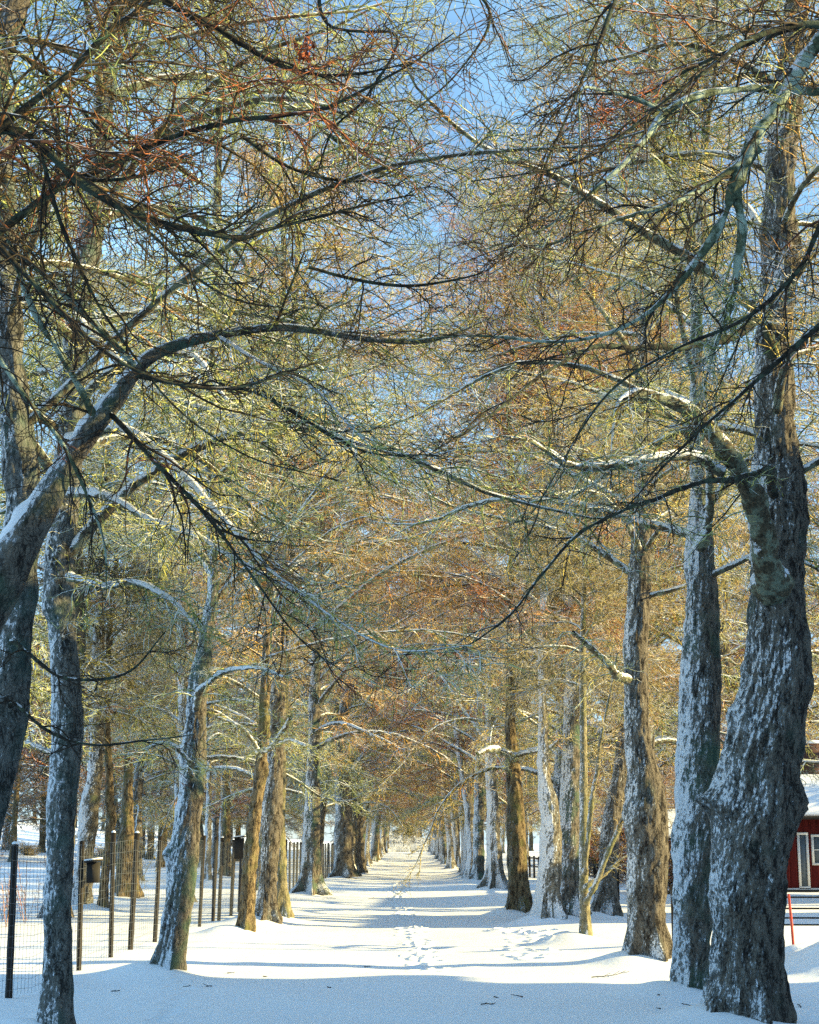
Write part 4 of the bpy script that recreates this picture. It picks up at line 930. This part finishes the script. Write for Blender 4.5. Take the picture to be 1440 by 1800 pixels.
def gable_building(name, label, x0, x1, y0, y1, eave, ridge, axis, wall_m, cat='house'):
    """gable building, ridge along axis; returns the empty, local coords = world - loc"""
    cz = min(gz(x0, y0), gz(x1, y0), gz(x0, y1), gz(x1, y1))
    e = empty(name, (x0, y0, cz), label, cat)
    W, D = x1 - x0, y1 - y0
    m = MB(); t = .2
    if axis == 'x':
        v = [(0, 0, -.3), (0, 0, eave), (0, D / 2, ridge), (0, D, eave), (0, D, -.3)]; v2 = [(W, b, c) for a, b, c in v]
    else:
        v = [(0, 0, -.3), (0, 0, eave), (W / 2, 0, ridge), (W, 0, eave), (W, 0, -.3)]; v2 = [(a, D, c) for a, b, c in v]
    m.add(v + v2, [[0, 1, 3, 4], [1, 2, 3, 3], [5, 9, 8, 6], [6, 8, 7, 7], [0, 5, 6, 1], [3, 8, 9, 4]])
    # battens, real relief
    if axis == 'x':
        for i in range(int(W / .28)): m.box((.1 + i * .28, -.012, eave / 2), (.05, .03, eave))
    else:
        for i in range(int(D / .28)): m.box((-.012, .1 + i * .28, eave / 2), (.03, .05, eave))
        for i in range(int(W / .28)):
            xx = .1 + i * .28; hh = eave + (ridge - eave) * (1 - abs(xx - W / 2) / (W / 2)); m.box((xx, -.012, hh / 2 - .05), (.05, .03, hh - .1)); m.box((xx, D + .012, hh / 2 - .05), (.05, .03, hh - .1))
    m.build('wall', wall_m, e)
    ov = .5
    for mat, th, up, nm in ((M_DARKW, .10, .06, 'roof'), (M_SNOW, .22, .22, 'roof_snow')):
        m = MB()
        for s in (-1, 1):
            half = (D if axis == 'x' else W) / 2; run = half + ov; sl = (ridge - eave) / half
            n = 12; ln = (W if axis == 'x' else D) + 2 * ov - (.0 if nm == 'roof' else .1)
            a = np.linspace(-ov, -ov + ln, 26); q = np.linspace(0, run - (.0 if nm == 'roof' else .06), n)
            Aa, Q = np.meshgrid(a, q, indexing='ij'); zc = ridge - Q * sl + up
            wob = .05 * fbm(Aa * .8, Q * .8, Q * 0 + s, 2) if nm != 'roof' else 0
            edge = np.clip((run - Q) / .4, 0, 1) ** .5 if nm != 'roof' else 1
            top = zc + th * .5 * edge + wob; bot = zc - th * .5
            c = half + s * Q
            def pt(Z):
                return np.stack([Aa, c, Z], -1) if axis == 'x' else np.stack([c, Aa, Z], -1)
            nA, nQ = Aa.shape
            V = np.concatenate([pt(top).reshape(-1, 3), pt(bot).reshape(-1, 3)])
            i = (np.arange(nA - 1)[:, None] * nQ + np.arange(nQ - 1)[None]).reshape(-1); N = nA * nQ
            Fc = [np.stack([i, i + nQ, i + nQ + 1, i + 1], -1), np.stack([i + N, i + 1 + N, i + nQ + 1 + N, i + nQ + N], -1)]
            j = np.arange(nA - 1) * nQ + nQ - 1; Fc.append(np.stack([j, j + nQ, j + nQ + N, j + N], -1))
            for r0 in (0, (nA - 1) * nQ):
                k2 = r0 + np.arange(nQ - 1); Fc.append(np.stack([k2, k2 + 1, k2 + 1 + N, k2 + N], -1))
            m.add(V, np.concatenate(Fc))
        r = m.build(nm, mat, e)
    return e
def window(e, x, z, w, h, y=-.03, door=False, axis='x'):
    m = MB(); b = .09
    m.box((x, y, z - h / 2 + b / 2), (w, .06, b)); m.box((x, y, z + h / 2 - b / 2), (w, .06, b))
    m.box((x - w / 2 + b / 2, y, z), (b, .056, h - 2 * b)); m.box((x + w / 2 - b / 2, y, z), (b, .056, h - 2 * b))
    if not door: m.box((x, y, z), (.04, .05, h - 2 * b)); m.box((x, y - .001, z), (w - 2 * b, .046, .04))
    f = m.build('door' if door else 'window', M_WHITE, e)
    m = MB(); m.box((x, y + .01, z), (w - 2 * b + .004, .02, h - 2 * b + .004)); m.build('pane', M_GLASS, f)
hz = gz(9.4, 62)
hx0 = PX(1345, 1560, 62)[0]
H = gable_building('red_house', 'falu red wooden house with snowy roof behind the thickest trunk at the right border', hx0, hx0 + 10.5, 62, 69, 2.9, 4.9, 'x', M_RED)
for px, w, h, zz, dr in ((1412, .42, 2.1, 1.1, True), (1443, .7, 1.15, 1.5, False)):
    window(H, PX(px, 1500, 62)[0] - hx0, zz, w, h, door=dr)
m = MB(); m.box((5.25, -.035, 2.78), (10.6, .05, .2)); m.box((5.25, -.035, .02), (10.6, .05, .12)); m.box((10.45, -.04, 1.4), (.14, .05, 2.6)); m.build('trim_board', M_WHITE, H)
cx = PX(1432, 1400, 64)[0] - hx0
m = MB(); m.box((cx, 2.4, 4.7), (.9, .7, 1.9)); ch = m.build('chimney', M_BRICK, H)
m = MB(); m.box((cx, 2.4, 5.71), (.9, .8, .12)); m.build('snow_cap', M_SNOW, ch)

sx0 = PX(1120, 1530, 74)[0]
SHD = gable_building('red_shed', 'low red shed with a white framed window glimpsed between the snowy right trunks', sx0, sx0 + 4.2, 74, 78, 2.1, 3.0, 'x', M_RED, 'shed')
window(SHD, PX(1178, 1500, 74)[0] - sx0, 1.2, .9, .8)
for y0, y1, lab in ((35.0, 40.5, 'low red outbuilding added out of view, nearer one, shading the path beyond the leaning tree'), (46.5, 55.5, 'longer low red outbuilding added out of view, farther one, shading the path')):
    O = gable_building('added_outbuilding', lab, 15.5, 20.5, y0, y1, 3.2, 5.4, 'y', M_RED, 'outbuilding')  # added out of view to cast the broad shade bands across the path
    m = MB(); m.box((-.05, 2.2, 1.1), (.06, 1.1, 2.2)); m.build('door', M_WHITE, O)
BY = GX(700, 1734)[1]
B = gable_building('red_barn', 'tall red barn right of the view whose straight shadow covers the near snow', 13.5, 21.5, -26, BY, 6.8, 9.5, 'y', M_RED, 'barn')
m = MB(); m.box((-.05, 30, 1.8), (.06, 3.2, 3.6)); d = m.build('door', M_DARKW, B)
for yy in (8, 14, 20, 38): 
    m = MB(); m.box((-.05, yy, 2.6), (.06, 1.1, 1.1)); w = m.build('window', M_WHITE, B)
    m = MB(); m.box((-.085, yy, 2.6), (.02, .9, .9)); m.build('pane', M_GLASS, w)

# ------------------------------------------------------------------ small things
rs = np.random.RandomState(91)
m = MB()   # dry weeds beyond the fence
n = 90
S = np.stack([rs.uniform(-11.5, -8.0, n), rs.uniform(33, 38.5, n), np.zeros(n)], -1); S[:, 2] = ground_z(S[:, 0], S[:, 1]) - .05
P, A, E = grow(rs, S, rs.uniform(0, 6.28, n), rs.uniform(1.2, 1.5, n), rs.uniform(.5, 1.5, n), 6, np.zeros(n), np.zeros(n), .05)
Rr = np.full((n, 6), .006); m.tubes(P, Rr, 4); crown(m, rs, P, A, E, Rr, 6, 3, 0, .35, .15, .1, .003, t0=.3, twig_mi=0)
o = m.build('dry_weeds', M_TWIG[1]); tag(o, 'dry leafless weed stalks standing in the snow beyond the wire fence', 'weeds', kind='stuff')

def fallen(i, px, py, L, az):
    g = GX(px, py); r = np.random.RandomState(200 + i)
    n = 1; P, A, E = grow(r, np.array([[0, 0, .012]]), np.array([az]), np.array([.03]), np.array([L]), 7, np.array([.05]), np.array([.12]), .14)
    Rr = np.linspace(.007, .003, 7)[None]; m = MB(); m.tubes(P, Rr, 5)
    S, A2, E2, RR, T, _ = sample(r, P, A, E, Rr, 3, .3, .8)
    P2, _, _ = grow(r, S, A2 + r.uniform(-.8, .8, 3), np.full(3, .15), np.full(3, L * .25), 4, np.zeros(3), np.zeros(3), .1); m.tubes(P2, np.full((3, 4), .003), 4)
    o = m.build('fallen_twig', M_DARKW); o.location = (g[0], g[1], gz(g[0], g[1])); return o
for i, (px, py, L, az, lab) in enumerate([(1040, 1718, .55, .35, 'longest fallen twig lying in the snow left of the swollen-waisted trunk'), (372, 1738, .35, 2.1, 'forked fallen twig in the blue shade right of the leaning tree'),
        (196, 1741, .12, 1.0, None), (322, 1738, .1, .3, None), (575, 1735, .09, .4, None), (920, 1757, .14, 3.0, None), (868, 1757, .08, .1, None), (846, 1771, .22, 1.2, None), (1160, 1765, .2, 2.0, None),
        (1408, 1770, .2, 1.3, None), (590, 1583, .9, 2.6, 'dark fallen stick on the path beside the trunk with broad ribbed roots'), (648, 1582, .6, .8, 'short slanting stick on the path right of the dark fallen stick'), (400, 1712, .12, 1, None), (640, 1700, .12, .5, None), (1222, 1775, .2, 2.2, None)] + [(rg.uniform(200, 1180), rg.uniform(1600, 1795), rg.uniform(.05, .13), rg.uniform(0, 6), None) for _ in range(3)]):
    o = fallen(i, px, py, L, az); tag(o, lab or 'tiny dark twig scrap lying on smooth snow', 'twig', 'twigs fallen on the snow')

# dead-leaf clump caught in the branches
def mat_leaf():
    t = NT('dead_leaf', .7)
    return t.col(t.ramp(t.noise(14, 3), [(.3, (.10, .02, .01)), (.55, (.34, .09, .035)), (.8, (.50, .24, .12))]))
c = PX(537, 86, 9.3)
m = MB(); r = np.random.RandomState(77)
V = [np.zeros(3)]; Fc = []
for i in range(90):
    p = r.normal(0, 1, 3) * np.array([.032, .032, .055]); L = r.uniform(.02, .04); w = L * .4
    d = np.array([r.normal(0, .35), r.normal(0, .35), -1]); d /= np.linalg.norm(d); u = np.cross(d, r.normal(0, 1, 3)); u /= np.linalg.norm(u); nn = np.cross(d, u)
    b = len(V); V += [p, p + d * L * .5 + u * w + nn * .006, p + d * L, p + d * L * .5 - u * w + nn * .006, p + d * L * .5 - nn * .004, p + u * .002]
    Fc += [[b, b + 1, b + 4, b + 4], [b + 1, b + 2, b + 4, b + 4], [b + 2, b + 3, b + 4, b + 4], [b + 3, b, b + 4, b + 4], [0, b + 5, b, b]]
m.add(V, Fc)
m.add([[0, 0, 0], [.003, 0, 0], [.004, .003, .2], [0, .003, .2]], [[0, 1, 2, 3]])
o = m.build('dead_leaf_clump', mat_leaf()); o.location = c; tag(o, 'clump of rust-red dead leaves caught in the bare branches overhead', 'leaf clump')
print('POLYS', sum(len(x.polygons) for x in bpy.data.meshes), 'OBJS', len(bpy.data.objects))
